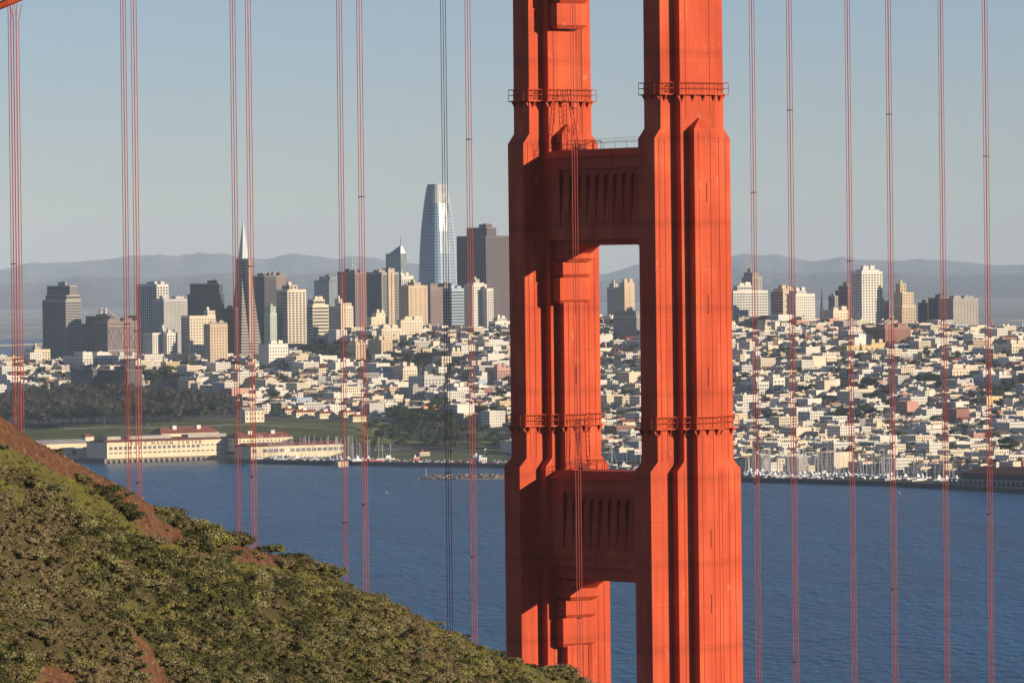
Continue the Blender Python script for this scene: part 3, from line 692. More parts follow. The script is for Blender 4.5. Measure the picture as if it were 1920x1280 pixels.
# ------------------------------------------------------------------ materials of the city
WM = dict(white=mat('white stucco', (.68, .64, .56), .85, .12, .03, island=.10), cream=mat('cream stucco', (.68, .58, .43), .85, .12, .03, island=.12), tan=mat('tan stone', (.55, .42, .29), .85, .12, .03, island=.1),
          yellow=mat('yellow stucco', (.66, .50, .26), .85, .1, .03), pink=mat('pink stucco', (.55, .30, .23), .85, .12, .03), brick=mat('brown brick', (.30, .15, .11), .9, .12, .05),
          slate=mat('dark slate cladding', (.055, .055, .062), .6, .1, .02), brown=mat('brown granite', (.12, .082, .09), .6, .1, .02), mauve=mat('mauve granite', (.24, .17, .16), .7, .1, .02),
          grey=mat('grey concrete', (.36, .33, .30), .85, .12, .03), lgrey=mat('light grey concrete', (.52, .49, .46), .8, .1, .03), green=mat('pale green panels', (.44, .50, .43), .6, .1, .03),
          blue=mat('pale blue stucco', (.38, .47, .55), .85, .12, .03), teal=mat('blue green glass', (.05, .09, .11), .25, .2, .02, spec=.6), aqua=mat('sky blue glass', (.12, .24, .38), .22, .15, .02, spec=.8),
          alu=mat('pale aluminium', (.50, .50, .50), .5, .05, .03), copper=mat('orange stucco', (.62, .33, .14), .85, .1, .03))
GL = dict(dark=mat('dark window glass', (.035, .045, .06), .45, .3, .05, spec=.15), mid=mat('window glass', (.10, .12, .14), .4, .4, .05, spec=.25), warm=mat('bronze glass', (.10, .06, .05), .3, .3, .05, spec=.5),
          green=mat('green glass', (.16, .26, .22), .25, .3, .05, spec=.6), blueg=mat('blue glass', (.09, .15, .20), .2, .3, .05, spec=.8))
RM = dict(tar=mat('tar roof', (.10, .10, .10), .95, .2, .05), gravel=mat('pale gravel roof', (.42, .39, .35), .95, .2, .05), white=mat('white roof coating', (.66, .63, .58), .9, .1, .05), red=mat('red tile roof', (.24, .075, .05), .9, .2, .08),
          brown=mat('brown shingle roof', (.13, .10, .08), .95, .25, .08), green=mat('green copper roof', (.22, .34, .27), .8, .15, .08))
def facade(mb, axis, fixed, s0, s1, z0, z1, px_, pz, fw_, fh, m, off=.12, dirn=-1, margin=.5):
    """windows on one face: axis 'x' = west face (runs along local x), 'y' = north face (runs along local y)"""
    L = s1 - s0 - 2 * margin; H = z1 - z0
    if L < 1.0 or H < 2: return
    n = 1 if fw_ >= 1 else max(1, round(L / px_)); k = 1 if fh >= 1 else max(1, round(H / pz)); cw = L / n; ch = H / k
    w = cw * min(fw_, 1.0); h = ch * min(fh, .97)
    f = fixed + dirn * off
    for i in range(n):
        a = s0 + margin + cw * i + (cw - w) / 2
        for j in range(k):
            c = z0 + ch * j + (ch - h) / 2
            if axis == 'x': mb.face([(a, f, c), (a + w, f, c), (a + w, f, c + h), (a, f, c + h)], m)
            else: mb.face([(f, a + w, c), (f, a, c), (f, a, c + h), (f, a + w, c + h)], m)
def corner_factors(px):
    u = (px - 960) / F; return (.805 - u * .593, .593 + u * .805)
BUILT = []                                             # (px0, px1, D) kept clear of scattered houses
def skyscraper(name, label, cat, D, tiers, wall='white', glass='dark', nst=(4, 4, .6, .55), wst=None, depth=None, group=None, roof='gravel', base=None, wl2=None):
    """tiers: (x0, xm, x1, ytop) in photo columns; xm is the corner between north and west face"""
    wst = wst or nst; x0, xm, x1, yt = tiers[0]
    if D < 2000:                                       # given by the photo row of its foot on the slope
        q = on_ground(xm, D); D = q.y if q.y < 7790 else 7400
    k = F / D; sf, ef = corner_factors(xm)
    d = ray(xm, 640); X = d.x * D; zb = float(ground(X, D)) - 3 if base is None else base
    o = empty(name, (X, D, zb), GRID, label, cat, group)
    prev = 0.0; mats = [WM[wall], GL[glass], RM[roof]] + ([WM[wl2]] if wl2 else []); b = MB(); rf = []
    info = []
    for t, (a0, am, a1, yt) in enumerate(tiers):
        dx = (am - xm) / k
        ax, by_ = (dx / sf, 0.0) if dx >= 0 else (0.0, -dx / ef)
        L = max((a1 - am) / k / sf, 6.0); W = max((am - a0) / k / ef, 9.0)
        if t == 0 and depth: W = max(W, depth)
        zt = HC + (yh(am) - yt) / k - zb
        b.box(ax, ax + L, by_, by_ + W, prev, zt)
        hm = min(3.0, (zt - prev) * .12)
        facade(b, 'x', by_, ax, ax + L, prev + .5, zt - hm, *wst, 1); facade(b, 'y', ax, by_, by_ + W, prev + .5, zt - hm, *nst, 1)
        facade(b, 'x', by_ + W, ax, ax + L, prev + .5, zt - hm, *wst, 1, dirn=1); 
        rf.append((ax, L, by_, W, zt)); info.append((ax, L, by_, W, zt)); prev = zt
    b.build('wall', mats, o)
    r = MB(); ax, L, by_, W, zt = rf[-1]; pw = .45
    r.box(ax - .3, ax + L + .3, by_ - .3, by_ + W + .3, zt, zt + .5, 2); rr = random.Random(int(xm * 7 + D))
    r.build('roof', mats, o)
    n_ = 0
    for q in range(2 if L > 14 else 1):
        h = rr.uniform(2.5, 5); l = L * rr.uniform(.2, .38); w = W * rr.uniform(.25, .45); xa = ax + L * (.12 + .45 * q) + rr.uniform(0, .1) * L; ya = by_ + W * rr.uniform(.08, .4)
        p = MB(); p.box(xa, xa + l, ya, ya + w, zt + .5, zt + .5 + h); p.box(xa + l * .3, xa + l * .5, ya + w * .2, ya + w * .5, zt + .5 + h, zt + 1.5 + h)
        p.build('penthouse', [WM[wall]], o)
    BUILT.append((tiers[0][0], tiers[0][2], D)); return o, info
def antenna(parent, x, y, z0, h, r=.5, dish=False):
    b = MB(); b.tube((x, y, z0), (x, y, z0 + h), r, 5, 0, r * .3)
    for q in (.3, .55): b.box(x - r * 1.8, x + r * 1.8, y - r * 1.8, y + r * 1.8, z0 + h * q, z0 + h * q + 1.0)
    return b.build('antenna', [WM['lgrey']], parent)
HZB = (4.2, 3.9, 1.0, .55); GRD = (3.6, 3.7, .55, .55); VRT = (3.4, 4, .5, 1.0); BIG = (6, 4, .75, .6)
S = skyscraper; g_dt = 'downtown office towers'
S('office_tower', 'dark blue-grey stepped tower with sunlit banded right side, leftmost big skyscraper', 'skyscraper', 8300, [(80, 124, 153, 562), (86, 126, 151, 553), (89, 132, 145, 536)], 'grey', 'dark', (4, 3.9, 1, .88), (3.6, 3.9, 1, .5), 38, g_dt)
S('office_building', 'low dark slab between the stepped tower and the cross-braced building', 'office building', 8350, [(150, 206, 214, 607), (161, 208, 214, 593)], 'slate', 'dark', (4, 4, 1, .5), None, None, g_dt)
aB, ai = S('office_building', 'brown office building with large X-shaped steel bracing on its front', 'office building', 7900, [(177, 202, 258, 603)], 'mauve', 'dark', (4, 4, 1, .6), (3, 3.8, .55, .6), None, g_dt)
ax_, L_, by__, W_, zt_ = ai[0]
xb = MB(); n3 = 3; hh = (zt_ - 8) / 3
for i in range(n3):
    for j in range(3):
        xa, xc = ax_ + L_ * i / n3, ax_ + L_ * (i + 1) / n3; za, zc = 2 + hh * j, 2 + hh * (j + 1)
        xb.tube((xa, -.5, za), (xc, -.5, zc), .55, 4); xb.tube((xa, -.55, zc), (xc, -.55, za), .55, 4)
for j in range(4): xb.box(ax_, ax_ + L_, -.9, -.2, 2 + hh * j - .4, 2 + hh * j + .4)
xb.build('cross_brace', [WM['lgrey']], aB)
S('office_building', 'wide dark low-rise block partly hidden by the second rope bundle', 'office building', 8250, [(240, 304, 310, 592)], 'slate', 'dark', (4, 4, 1, .5), None, None, g_dt)
S('office_tower', 'white gridded office tower with dark shaded left face and square punched windows', 'skyscraper', 8100, [(256, 295, 317, 533)], 'white', 'dark', (5, 3.9, .72, .72), (4.2, 3.9, .6, .6), None, g_dt)
S('office_tower', 'square grey mottled tower with a plain cream band along its top', 'skyscraper', 8000, [(287, 308, 352, 561)], 'lgrey', 'mid', (2.2, 4, .4, 1), (2.2, 3.4, .5, .6), None, g_dt)
S('office_tower', 'dark blue shouldered tower left of the pointed pyramid', 'skyscraper', 8200, [(352, 415, 419, 551), (357, 412, 415, 532)], 'slate', 'dark', (4, 3.9, 1, .5), None, None, g_dt)
S('office_building', 'dark blue block with vertical stripes touching the pyramid tower', 'office building', 8230, [(418, 440, 446, 578)], 'slate', 'dark', (3, 4, .5, .9), None, None, g_dt)
S('apartment_building', 'white apartment tower with a dark recess down its sunlit front', 'apartment building', 684, [(269, 286, 309, 624), (301, 306, 315, 617)], 'white', 'dark', (3.4, 3.3, .4, .5), (3.6, 3.2, .5, .5), None, 'hill apartment towers')
S('apartment_building', 'white apartment block with balconies standing right behind the dark recess', 'apartment building', 683, [(308, 313, 333, 624)], 'white', 'dark', (3.4, 3.3, .4, .5), (3.8, 3.2, .55, .5), None, 'hill apartment towers')
S('apartment_building', 'tall cream tower with penthouse behind the crenellated tan building', 'apartment building', 680, [(340, 356, 405, 592), (384, 390, 404, 583)], 'cream', 'dark', (3, 3.4, .7, .6), (4.4, 4, .4, .45), None, 'hill apartment towers')
cB, ci = S('apartment_building', 'tan apartment tower with crenellated roofline and small paired windows', 'apartment building', 688, [(382, 394, 427, 608)], 'tan', 'dark', (3.8, 3.5, .3, .42), (3.8, 3.5, .36, .45), None, 'hill apartment towers')
cm = MB(); ax_, L_, by__, W_, zt_ = ci[0]
for i in range(9): cm.box(ax_ + i * L_ / 9, ax_ + (i + .5) * L_ / 9, -.3, .6, zt_ + .5, zt_ + 2.2)
cm.build('crenellation', [WM['tan']], cB)
# pyramid
PYR = mat('weathered quartz panels', (.40, .34, .29), .8, .1, .03)
def pyramid():
    D = 8256; k = F / D; X = ray(458.5, 640).x * D; o = empty('pyramid_skyscraper', (X, D, 5), GRID, 'very tall slender white pyramid skyscraper with side fins and a pointed spire', 'skyscraper')
    H = HC + (yh(458) - 414) / k - 5; half = 24.5; zs = HC + (yh(458) - 486) / k - 5
    b = MB(); 
    def hw(z): return half * (1 - z / H) + .4
    nb = 48
    for j in range(nb):
        z0 = zs * j / nb; z1 = zs * (j + .46) / nb; z2 = zs * (j + 1) / nb
        a, c, e = hw(z0), hw(z1), hw(z2)
        b.prism(-a, a, -a, a, z0, -c, c, -c, c, z1, 0); b.prism(-c + .5, c - .5, -c + .5, c - .5, z1, -e + .5, e - .5, -e + .5, e - .5, z2, 1)
    b.build('wall', [PYR, GL['dark']], o)
    s = MB(); a = hw(zs); s.prism(-a, a, -a, a, zs, -.3, .3, -.3, .3, H); s.build('spire', [WM['alu']], o)
    for sx, sy in ((0, -1), (0, 1)):
        w = MB(); a = hw(zs); y0, y1 = sorted((sy * (a - 1), sy * (hw(zs * .42) - .5)))
        w.box(-3.2, 3.2, y0, y1, zs * .12, zs + 1.0); w.build('elevator_fin', [PYR], o)
    BUILT.append((436, 490, D))
pyramid()
o_, i_ = S('office_tower', 'dark flat-topped tower with rooftop antennas right behind the pyramid', 'skyscraper', 8300, [(475, 497, 519, 518)], 'slate', 'dark', (4, 4, 1, .5), (2.6, 4, .5, 1), None, g_dt)
for q in (6, 14, 22): antenna(o_, q, 6, i_[0][4] + .5, 7, .35)
S('office_tower', 'narrow brown tower right beside the dark one with antennas', 'skyscraper', 8320, [(516, 519, 538, 517)], 'mauve', 'warm', (4, 4, 1, .5), (2.6, 4, .45, 1), 30, g_dt)
S('apartment_building', 'tall cream residential tower with vertical window strips and stepped top', 'apartment building', 637, [(519, 540, 575, 543), (530, 544, 559, 535)], 'cream', 'dark', (4, 3.3, 1, .5), (5.5, 3.3, .6, .6), None, 'hill apartment towers')
S('apartment_building', 'slim pale green building with stepped roof left of the cream residential tower', 'apartment building', 636, [(496, 507, 523, 587), (498, 508, 518, 575)], 'green', 'green', (3.4, 3.3, .4, .5), (3.4, 3.3, .55, .5), None, 'hill apartment towers')
S('office_building', 'white building with horizontal window bands and a stepped flat top', 'office building', 7700, [(576, 587, 617, 571), (578, 589, 610, 562)], 'cream', 'dark', (4, 4, 1, .5), (4, 4.4, 1, .5), None, g_dt)
S('office_tower', 'dark blue-green glass tower with flat sloping shoulders left of the twin masts', 'skyscraper', 8500, [(590, 618, 634, 525), (600, 620, 634, 519)], 'teal', 'blueg', (4, 4, 1, .5), None, None, g_dt)
o_, i_ = S('office_tower', 'dark rectangular tower carrying two tall thin roof masts', 'skyscraper', 8420, [(634, 662, 667, 510)], 'slate', 'blueg', (4, 4, .6, .7), None, None, g_dt)
antenna(o_, 1, 2, i_[0][4] + .5, 30, .8); antenna(o_, 5, -0.0 + 1, i_[0][4] + .5, 24, .8)
S('office_tower', 'pinkish gridded tower beside the twin-masted one', 'skyscraper', 8380, [(663, 667, 692, 512)], 'mauve', 'dark', GRD, (3.6, 3.9, .5, .5), 30, g_dt)
S('apartment_building', 'ornate cream building with small domed roof turret in front of the masts', 'building', 636, [(618, 640, 663, 574), (629, 640, 660, 568), (634, 636, 641, 561)], 'cream', 'dark', (3.4, 3.6, .4, .5), (3.8, 3.6, .35, .5), None, None)
o_, i_ = S('apartment_building', 'tall dark-glass apartment tower with a tan vertical pier down its front', 'apartment building', 7500, [(688, 717, 749, 511)], 'grey', 'dark', (5, 3.4, .8, .72), (8, 3.4, .8, .62), None, 'hill apartment towers')
p_ = MB(); p_.box(9.5, 19, -1.6, -.25, 0, i_[0][4] + 4); p_.box(13.8, 14.7, -1.75, -1.6, 4, i_[0][4], 1); p_.build('pier', [WM['tan'], GL['dark']], o_)
o_, i_ = S('office_tower', 'faceted blue-green glass tower with a needle spire left of the tallest skyscraper', 'skyscraper', 8700, [(725, 753, 764, 476)], 'teal', 'blueg', (4, 4, 1, .5), None, None, g_dt)
zt_ = i_[-1][4]; p_ = MB(); p_.prism(0, 10, 0, 30, zt_ + .6, 1, 4, 1, 4, zt_ + 12); p_.tube((2, 2, zt_), (2, 2, zt_ + 29), 1.0, 5, 0, .2); p_.build('spire', [WM['teal']], o_)
o_, i_ = S('office_building', 'white crown-topped building with vertical ribs peeking behind the tan tower', 'office building', 7900, [(750, 754, 777, 517)], 'white', 'dark', VRT, (3.2, 4, .35, 1), 30, g_dt)
S('office_building', 'dark shaded block in front of the ribbed white building', 'office building', 7600, [(749, 764, 767, 539)], 'grey', 'dark', HZB, None, None, g_dt)
S('apartment_building', 'plain tan apartment slab with few windows left of the tallest skyscraper', 'apartment building', 7400, [(764, 767, 803, 535), (765, 778, 790, 530)], 'tan', 'dark', (5, 3.4, .3, .4), (7, 4, .2, .35), 22, 'hill apartment towers')
# tallest rounded tower
def rounded_tower():
    D = 9005; X = ray(822, 640).x * D; k = F / D
    o = empty('rounded_skyscraper', (X, D + 26, 3), GRID, 'tallest skyscraper, blue glass with rounded corners tapering to a pale screened crown', 'skyscraper')
    prof = [(345, 16.3), (352, 17.6), (362, 19.6), (380, 22.4), (404, 25.4), (432, 28.4), (475, 31.2), (540, 33.6), (600, 34.6), (700, 35)]
    zsrc = np.array([HC + (yh(822) - y) / k - 3 for y, _ in prof])[::-1]; rs = np.array([w / k for _, w in prof])[::-1]
    zt = zsrc[-1]; nf = 66; zc = HC + (yh(822) - 381) / k - 3; seg = 40
    def ring(z, r, n=seg):
        q = []
        for j in range(n):
            a = 2 * math.pi * j / n; c, s = math.cos(a), math.sin(a); e = 4.0
            rr = r * .90 / ((abs(c) ** e + abs(s) ** e) ** (1 / e)) ; q.append((rr * c, rr * s, z))
        return q
    b = MB()
    for f in range(nf):
        z0 = zt * f / nf; z1 = zt * (f + .8) / nf; z2 = zt * (f + 1) / nf
        r0_, r1_, r2_ = (float(np.interp(z, zsrc, rs)) for z in (z0, z1, z2)); top = z0 > zc
        for (za, ra, zb_, rb, m) in ((z0, r0_, z1, r1_, 2 if top else 0), (z1, r1_ + .35, z2, r2_ + .35, 1)):
            A, B = ring(za, ra), ring(zb_, rb); i = len(b.v); b.v += A + B
            for j in range(seg): b.f.append((i + j, i + (j + 1) % seg, i + seg + (j + 1) % seg, i + seg + j)); b.m.append(m)
    b.face(ring(zt, float(rs[-1])), 1)
    b.build('curtain_wall', [WM['aqua'], WM['alu'], mat('pale metal screen', (.42, .44, .46), .4)], o)
    v = MB(); 
    for j in range(0, seg):
        for f in range(0, 22):
            z0, z1 = zt * f / 22, zt * (f + 1) / 22; r0_, r1_ = float(np.interp(z0, zsrc, rs)) + .3, float(np.interp(z1, zsrc, rs)) + .3
            A, B = ring(z0, r0_)[j], ring(z1, r1_)[j]; d = Vector((A[0], A[1], 0)).normalized(); t_ = Vector((-d.y, d.x, 0)) * .2
            v.face([(A[0] - t_.x, A[1] - t_.y, z0), (A[0] + t_.x + d.x * .4, A[1] + t_.y + d.y * .4, z0), (B[0] + t_.x + d.x * .4, B[1] + t_.y + d.y * .4, z1), (B[0] - t_.x, B[1] - t_.y, z1)])
    v.build('mullion', [WM['alu']], o); BUILT.append((788, 856, D))
rounded_tower()
S('office_building', 'mauve-brown block with fine vertical stripes under the tallest skyscraper', 'office building', 8000, [(802, 808, 854, 539)], 'mauve', 'warm', VRT, (2.6, 4, .45, 1), 40, g_dt)
S('office_building', 'bluish building with horizontal bands just left of the bright white tower', 'office building', 7600, [(845, 848, 871, 541)], 'blue', 'dark', HZB, (4, 3.9, 1, .5), 20, g_dt)
S('office_tower', 'broad dark reddish-brown tower of bay windows half hidden by the orange tower', 'skyscraper', 8000, [(858, 913, 962, 442), (877, 915, 933, 427)], 'brown', 'dark', (5, 4, .55, .75), (4.3, 4, .6, .55), None, g_dt)
S('apartment_building', 'bright white sunlit apartment tower with stepped top in front of the brown skyscraper', 'apartment building', 626, [(871, 887, 914, 533), (876, 889, 909, 530), (888, 893, 900, 524)], 'white', 'dark', (3.8, 3.4, .35, .4), (2.8, 3.4, .42, .4), None, 'hill apartment towers')
S('apartment_building', 'lower white wing with larger dark windows attached right of the bright white tower', 'apartment building', 626, [(911, 914, 926, 541)], 'white', 'dark', (3.8, 3.4, .35, .4), (3.6, 3.4, .6, .5), 14, 'hill apartment towers')
S('office_building', 'low white building with dark window bands beside the orange tower', 'office building', 7350, [(926, 929, 960, 602), (930, 933, 950, 597)], 'white', 'dark', HZB, (6, 5, .8, .5), 14)
# right of the tower gap
S('hotel', 'blue shaded hotel tower with flagpole turret seen between the orange legs', 'hotel', 7650, [(1139, 1166, 1168, 538), (1147, 1152, 1156, 532)], 'lgrey', 'dark', (3.6, 3.5, .45, .5), None, None)
o_, i_ = S('hotel', 'tan slab tower with one column of tiny windows between the orange legs', 'hotel', 7600, [(1163, 1172, 1191, 530)], 'tan', 'dark', (5, 3.5, .3, .4), (20, 5, .05, .4), None)
S('apartment_building', 'shaded mansard-roofed building in front of the hotel towers', 'apartment building', 7300, [(1150, 1194, 1206, 592), (1153, 1193, 1203, 583)], 'grey', 'dark', (3.4, 3.5, .4, .5), None, None, None, 'tar')
o_, i_ = S('office_tower', 'dark topped hilltop tower carrying a tall red and white mast', 'skyscraper', 7700, [(1392, 1412, 1430, 519), (1396, 1413, 1424, 511)], 'grey', 'dark', (4, 3.6, .35, .5), (4, 3.6, .35, .5), None)
antenna(o_, 4, 8, i_[-1][4] + .5, 29, .7)
S('apartment_building', 'wide white balconied slab below the masted hilltop tower', 'apartment building', 7500, [(1368, 1376, 1441, 545), (1376, 1384, 1412, 536)], 'white', 'mid', (4, 3.3, .7, .5), (4.6, 3.4, .82, .55), None, 'hill apartment towers')
S('office_building', 'shaded grey-blue building right of the white balconied slab', 'office building', 7750, [(1446, 1467, 1470, 547)], 'grey', 'dark', (3, 4, .5, .7), None, None)
S('office_building', 'tan stepped block behind the white gridded hotel', 'office building', 7700, [(1464, 1469, 1492, 542)], 'tan', 'dark', HZB, (9, 8, .3, .2), 20)
S('hotel', 'white hotel block with a regular grid of dark windows on the ridge', 'hotel', 7450, [(1476, 1493, 1529, 551), (1480, 1495, 1513, 546)], 'white', 'dark', (6, 5, .1, .3), (3.2, 3.4, .45, .5), None)
def church():
    D = 7700; X = ray(1550, 640).x * D; z = float(ground(X, D)) - 2; zt = HC + (yh(1550) - 533) * D / F - z; o = empty('church', (X, D, z), GRID, 'dark church with a thin needle steeple on the ridge', 'church')
    b = MB(); b.box(-5, 40, -8, 8, 0, 18); i = len(b.v); b.v += [(-5, -8, 18), (40, -8, 18), (40, 8, 18), (-5, 8, 18), (-5, 0, 27), (40, 0, 27)]
    for f in ((0, 1, 5, 4), (2, 3, 4, 5), (0, 4, 3), (1, 2, 5)): b.f.append(tuple(i + q for q in f)); b.m.append(0)
    b.build('nave', [WM['slate']], o); s = MB(); s.box(-10, -5.02, -2.6, 2.6, 0, 26); s.prism(-9.6, -5.4, -2.2, 2.2, 26, -7.6, -7.4, -.1, .1, zt); s.build('steeple', [WM['slate']], o)
church()
S('office_tower', 'hazy mauve stepped tower behind the tall white ridge tower', 'skyscraper', 8100, [(1567, 1590, 1600, 544), (1573, 1590, 1600, 536)], 'mauve', 'dark', (4, 4, .4, .5), None, None)
S('office_building', 'low hazy blue-grey block beside the church steeple', 'office building', 8050, [(1554, 1566, 1572, 555)], 'grey', 'dark', (4, 4, .4, .5), None, None)
S('apartment_building', 'low white building between the church and the tall white ridge tower', 'apartment building', 7380, [(1543, 1563, 1592, 582)], 'cream', 'dark', (4, 3.4, .3, .4), (5, 3.4, .3, .4), None, 'hill apartment towers')
S('apartment_building', 'tallest white apartment tower on the right-hand ridge, greenish glass corners', 'apartment building', 7300, [(1597, 1617, 1656, 509), (1606, 1618, 1650, 506)], 'white', 'dark', (3.8, 3.3, .45, .45), (4.6, 3.3, .55, .5), None, 'hill apartment towers')
S('apartment_building', 'narrow cream building just right of the tall white ridge tower', 'apartment building', 7320, [(1655, 1658, 1668, 564)], 'cream', 'dark', (3.8, 3.3, .5, .5), (4, 3.2, .6, .5), 14, 'hill apartment towers')
S('apartment_building', 'tan stepped tower with a tall square chimney-like top on the ridge', 'apartment building', 7300, [(1677, 1692, 1718, 572), (1677, 1693, 1714, 548), (1684, 1689, 1700, 532)], 'tan', 'dark', (4, 3.5, .35, .45), (4.6, 3.7, .42, .45), None, 'hill apartment towers')
S('apartment_building', 'dark left block of the big brown building group on the right', 'office building', 7750, [(1741, 1763, 1786, 559)], 'brown', 'dark', (4, 4, .4, 1), (4, 4, .5, .6), None)
S('office_building', 'massive concrete block with brown cap and vertical ribs near right edge', 'office building', 7680, [(1780, 1788, 1835, 560)], 'grey', 'warm', (4, 4, .3, 1), (5.5, 4, .12, 1), 30)
S('office_building', 'small dark block left of the massive concrete building group', 'office building', 7800, [(1730, 1740, 1743, 568)], 'slate', 'dark', HZB, None, 20)
S('apartment_building', 'big square red-brick apartment building on the right-hand slope', 'apartment building', 653, [(1619, 1660, 1708, 615)], 'brick', 'dark', (3.6, 3.4, .3, .45), (3.3, 3.3, .35, .45), None, 'hill apartment towers')
S('school', 'long low yellow-tan building with wide windows below the brick block', 'school', 663, [(1567, 1588, 1662, 648), (1630, 1634, 1660, 644)], 'yellow', 'mid', (5, 5, .3, .3), (9, 5.5, .35, .4), None)
S('apartment_building', 'cream block with shaded left side at the right edge below the ridge', 'apartment building', 674, [(1863, 1897, 1935, 645)], 'cream', 'dark', (3.6, 3.4, .3, .45), (4, 3.4, .5, .5), None, 'hill apartment towers')
S('apartment_building', 'cream slope-side block with two rows of windows, right of the seventh rope bundle', 'apartment building', 715, [(1762, 1785, 1835, 692)], 'cream', 'dark', (3.6, 3.4, .3, .4), (4.6, 3.4, .35, .45), None, 'hill apartment towers')
S('apartment_building', 'pale twin-winged apartment block above the marina houses near right edge', 'apartment building', 731, [(1824, 1843, 1871, 703)], 'white', 'dark', (3.6, 3.4, .3, .4), (4.6, 3.4, .35, .45), None, 'hill apartment towers')
S('apartment_building', 'right-hand wing of the pale twin-winged block near right edge', 'apartment building', 731, [(1870, 1873, 1896, 704)], 'white', 'dark', (3.6, 3.4, .3, .4), (4.6, 3.4, .35, .45), 16, 'hill apartment towers')
S('apartment_building', 'white apartment block with dark square windows crossed by the first right-hand ropes', 'apartment building', 742, [(1385, 1419, 1441, 716)], 'white', 'dark', (4, 3.4, .5, .6), (3.4, 3.6, .5, .55), None, 'hill apartment towers')
S('apartment_building', 'taller white block with blank shaded side right behind the square-windowed one', 'apartment building', 737, [(1432, 1449, 1471, 708)], 'white', 'dark', (8, 8, .1, .1), (4.6, 3.8, .45, .4), None, 'hill apartment towers')
S('school', 'long cream low school with a row of windows across the right-hand slope', 'school', 745, [(1569, 1574, 1672, 731)], 'cream', 'dark', (4, 3.4, .3, .4), (3.4, 6, .4, .35), 16)
S('warehouse', 'long white flat-roofed hall with many dark windows at right edge above the marina', 'hall', 812, [(1782, 1796, 1940, 794)], 'white', 'dark', (4, 3.4, .05, .1), (4.6, 13, .5, .38), None)
S('warehouse', 'large windowless white hall with blue shaded side above the marina', 'hall', 830, [(1684, 1735, 1783, 806)], 'white', 'dark', (8, 8, .02, .02), (8, 8, .02, .02), None)
# left and middle slope landmarks
S('apartment_building', 'long dark glass apartment slab, left one of two, above the park trees', 'apartment building', 744, [(131, 173, 180, 693)], 'slate', 'mid', (3.2, 3.2, .8, .7), (3, 3.2, .7, .3), None, 'park-side apartment slabs')
S('apartment_building', 'long dark glass apartment slab, right one of two, above the park trees', 'apartment building', 744, [(176, 238, 266, 695)], 'slate', 'mid', (3.2, 3.2, .8, .7), (3, 3.2, .7, .3), None, 'park-side apartment slabs')
S('apartment_building', 'long white balconied block behind the dark park-side slabs', 'apartment building', 694, [(117, 155, 217, 668)], 'white', 'mid', (3.6, 3.3, .5, .5), (4.2, 3.3, .6, .6), None, 'hill apartment towers')
S('apartment_building', 'pale grey block right of the long white balconied one', 'apartment building', 694, [(212, 222, 262, 668)], 'lgrey', 'dark', (3.6, 3.3, .5, .5), (4.2, 3.3, .6, .6), None, 'hill apartment towers')
S('apartment_building', 'small beige apartment block low at far left behind the first ropes', 'apartment building', 682, [(47, 64, 94, 655), (60, 66, 76, 650)], 'cream', 'dark', (3.6, 3.3, .4, .5), (3.8, 3.3, .5, .5), None, 'hill apartment towers')
S('apartment_building', 'square white hospital-like block with neat rows of windows right of the pyramid base', 'apartment building', 696, [(485, 504, 540, 645)], 'white', 'dark', (8, 3.4, .15, .3), (3.6, 3.8, .38, .42), None, 'hill apartment towers')
S('apartment_building', 'cream block with rows of small windows left of the tan slab', 'apartment building', 647, [(706, 716, 752, 616)], 'cream', 'dark', (3.8, 3.4, .3, .4), (3.8, 3.4, .36, .42), None, 'hill apartment towers')
S('apartment_building', 'cream box with a broad blank left part and windows at right, below the tan slab', 'apartment building', 643, [(744, 752, 793, 600)], 'cream', 'dark', (3.8, 3.4, .3, .4), (4.2, 3.4, .34, .42), None, 'hill apartment towers')
S('apartment_building', 'cream terraced rooftop block below the dark-glass apartment tower', 'apartment building', 616, [(690, 697, 729, 594), (700, 706, 724, 587)], 'cream', 'dark', (3.8, 3.4, .3, .4), (6, 4, .2, .3), None, 'hill apartment towers')
S('apartment_building', 'grey-sided tan block standing just right of the fourth ropes on the slope', 'apartment building', 670, [(690, 715, 736, 638)], 'tan', 'dark', (8, 8, .05, .1), (4.4, 3.6, .28, .45), None, 'hill apartment towers')
S('apartment_building', 'tan round-cornered block crossed by the fourth rope bundles', 'apartment building', 680, [(652, 667, 686, 642)], 'tan', 'dark', (4, 3.4, .3, .4), (4.4, 3.6, .4, .5), None, 'hill apartment towers')
S('apartment_building', 'wide pale ribbed apartment block on the middle slope left of the dark ropes', 'apartment building', 743, [(765, 795, 834, 705), (790, 795, 812, 702)], 'lgrey', 'dark', (3.6, 3.4, .3, .45), (4.4, 3.6, .42, .45), None, 'hill apartment towers')
S('apartment_building', 'lower grey-tan block in front of the ribbed apartment block', 'apartment building', 758, [(747, 773, 795, 727)], 'grey', 'dark', (3.6, 3.4, .2, .35), (5, 3.6, .25, .35), None, 'hill apartment towers')
S('apartment_building', 'white block with a grid of pale windows between dark and orange ropes', 'apartment building', 757, [(822, 856, 879, 726)], 'white', 'mid', (8, 8, .02, .1), (4, 3.4, .5, .5), None, 'hill apartment towers')
S('apartment_building', 'flat white-topped long block with shaded blue side on the middle slope', 'apartment building', 708, [(785, 822, 838, 688)], 'white', 'dark', (5, 4, .2, .3), (4, 3.4, .4, .4), None, 'hill apartment towers')
S('apartment_building', 'cream building with two stacked wings left of the flat white-topped block', 'apartment building', 714, [(733, 755, 782, 690), (740, 757, 781, 687)], 'cream', 'dark', (3.6, 3.4, .3, .4), (4, 3.4, .4, .4), None, 'hill apartment towers')
S('apartment_building', 'cream block of square windows immediately right of the dark ropes', 'apartment building', 693, [(824, 828, 846, 668), (843, 847, 868, 660)], 'cream', 'dark', (3.6, 3.4, .3, .4), (4, 3.6, .5, .45), 18, 'hill apartment towers')
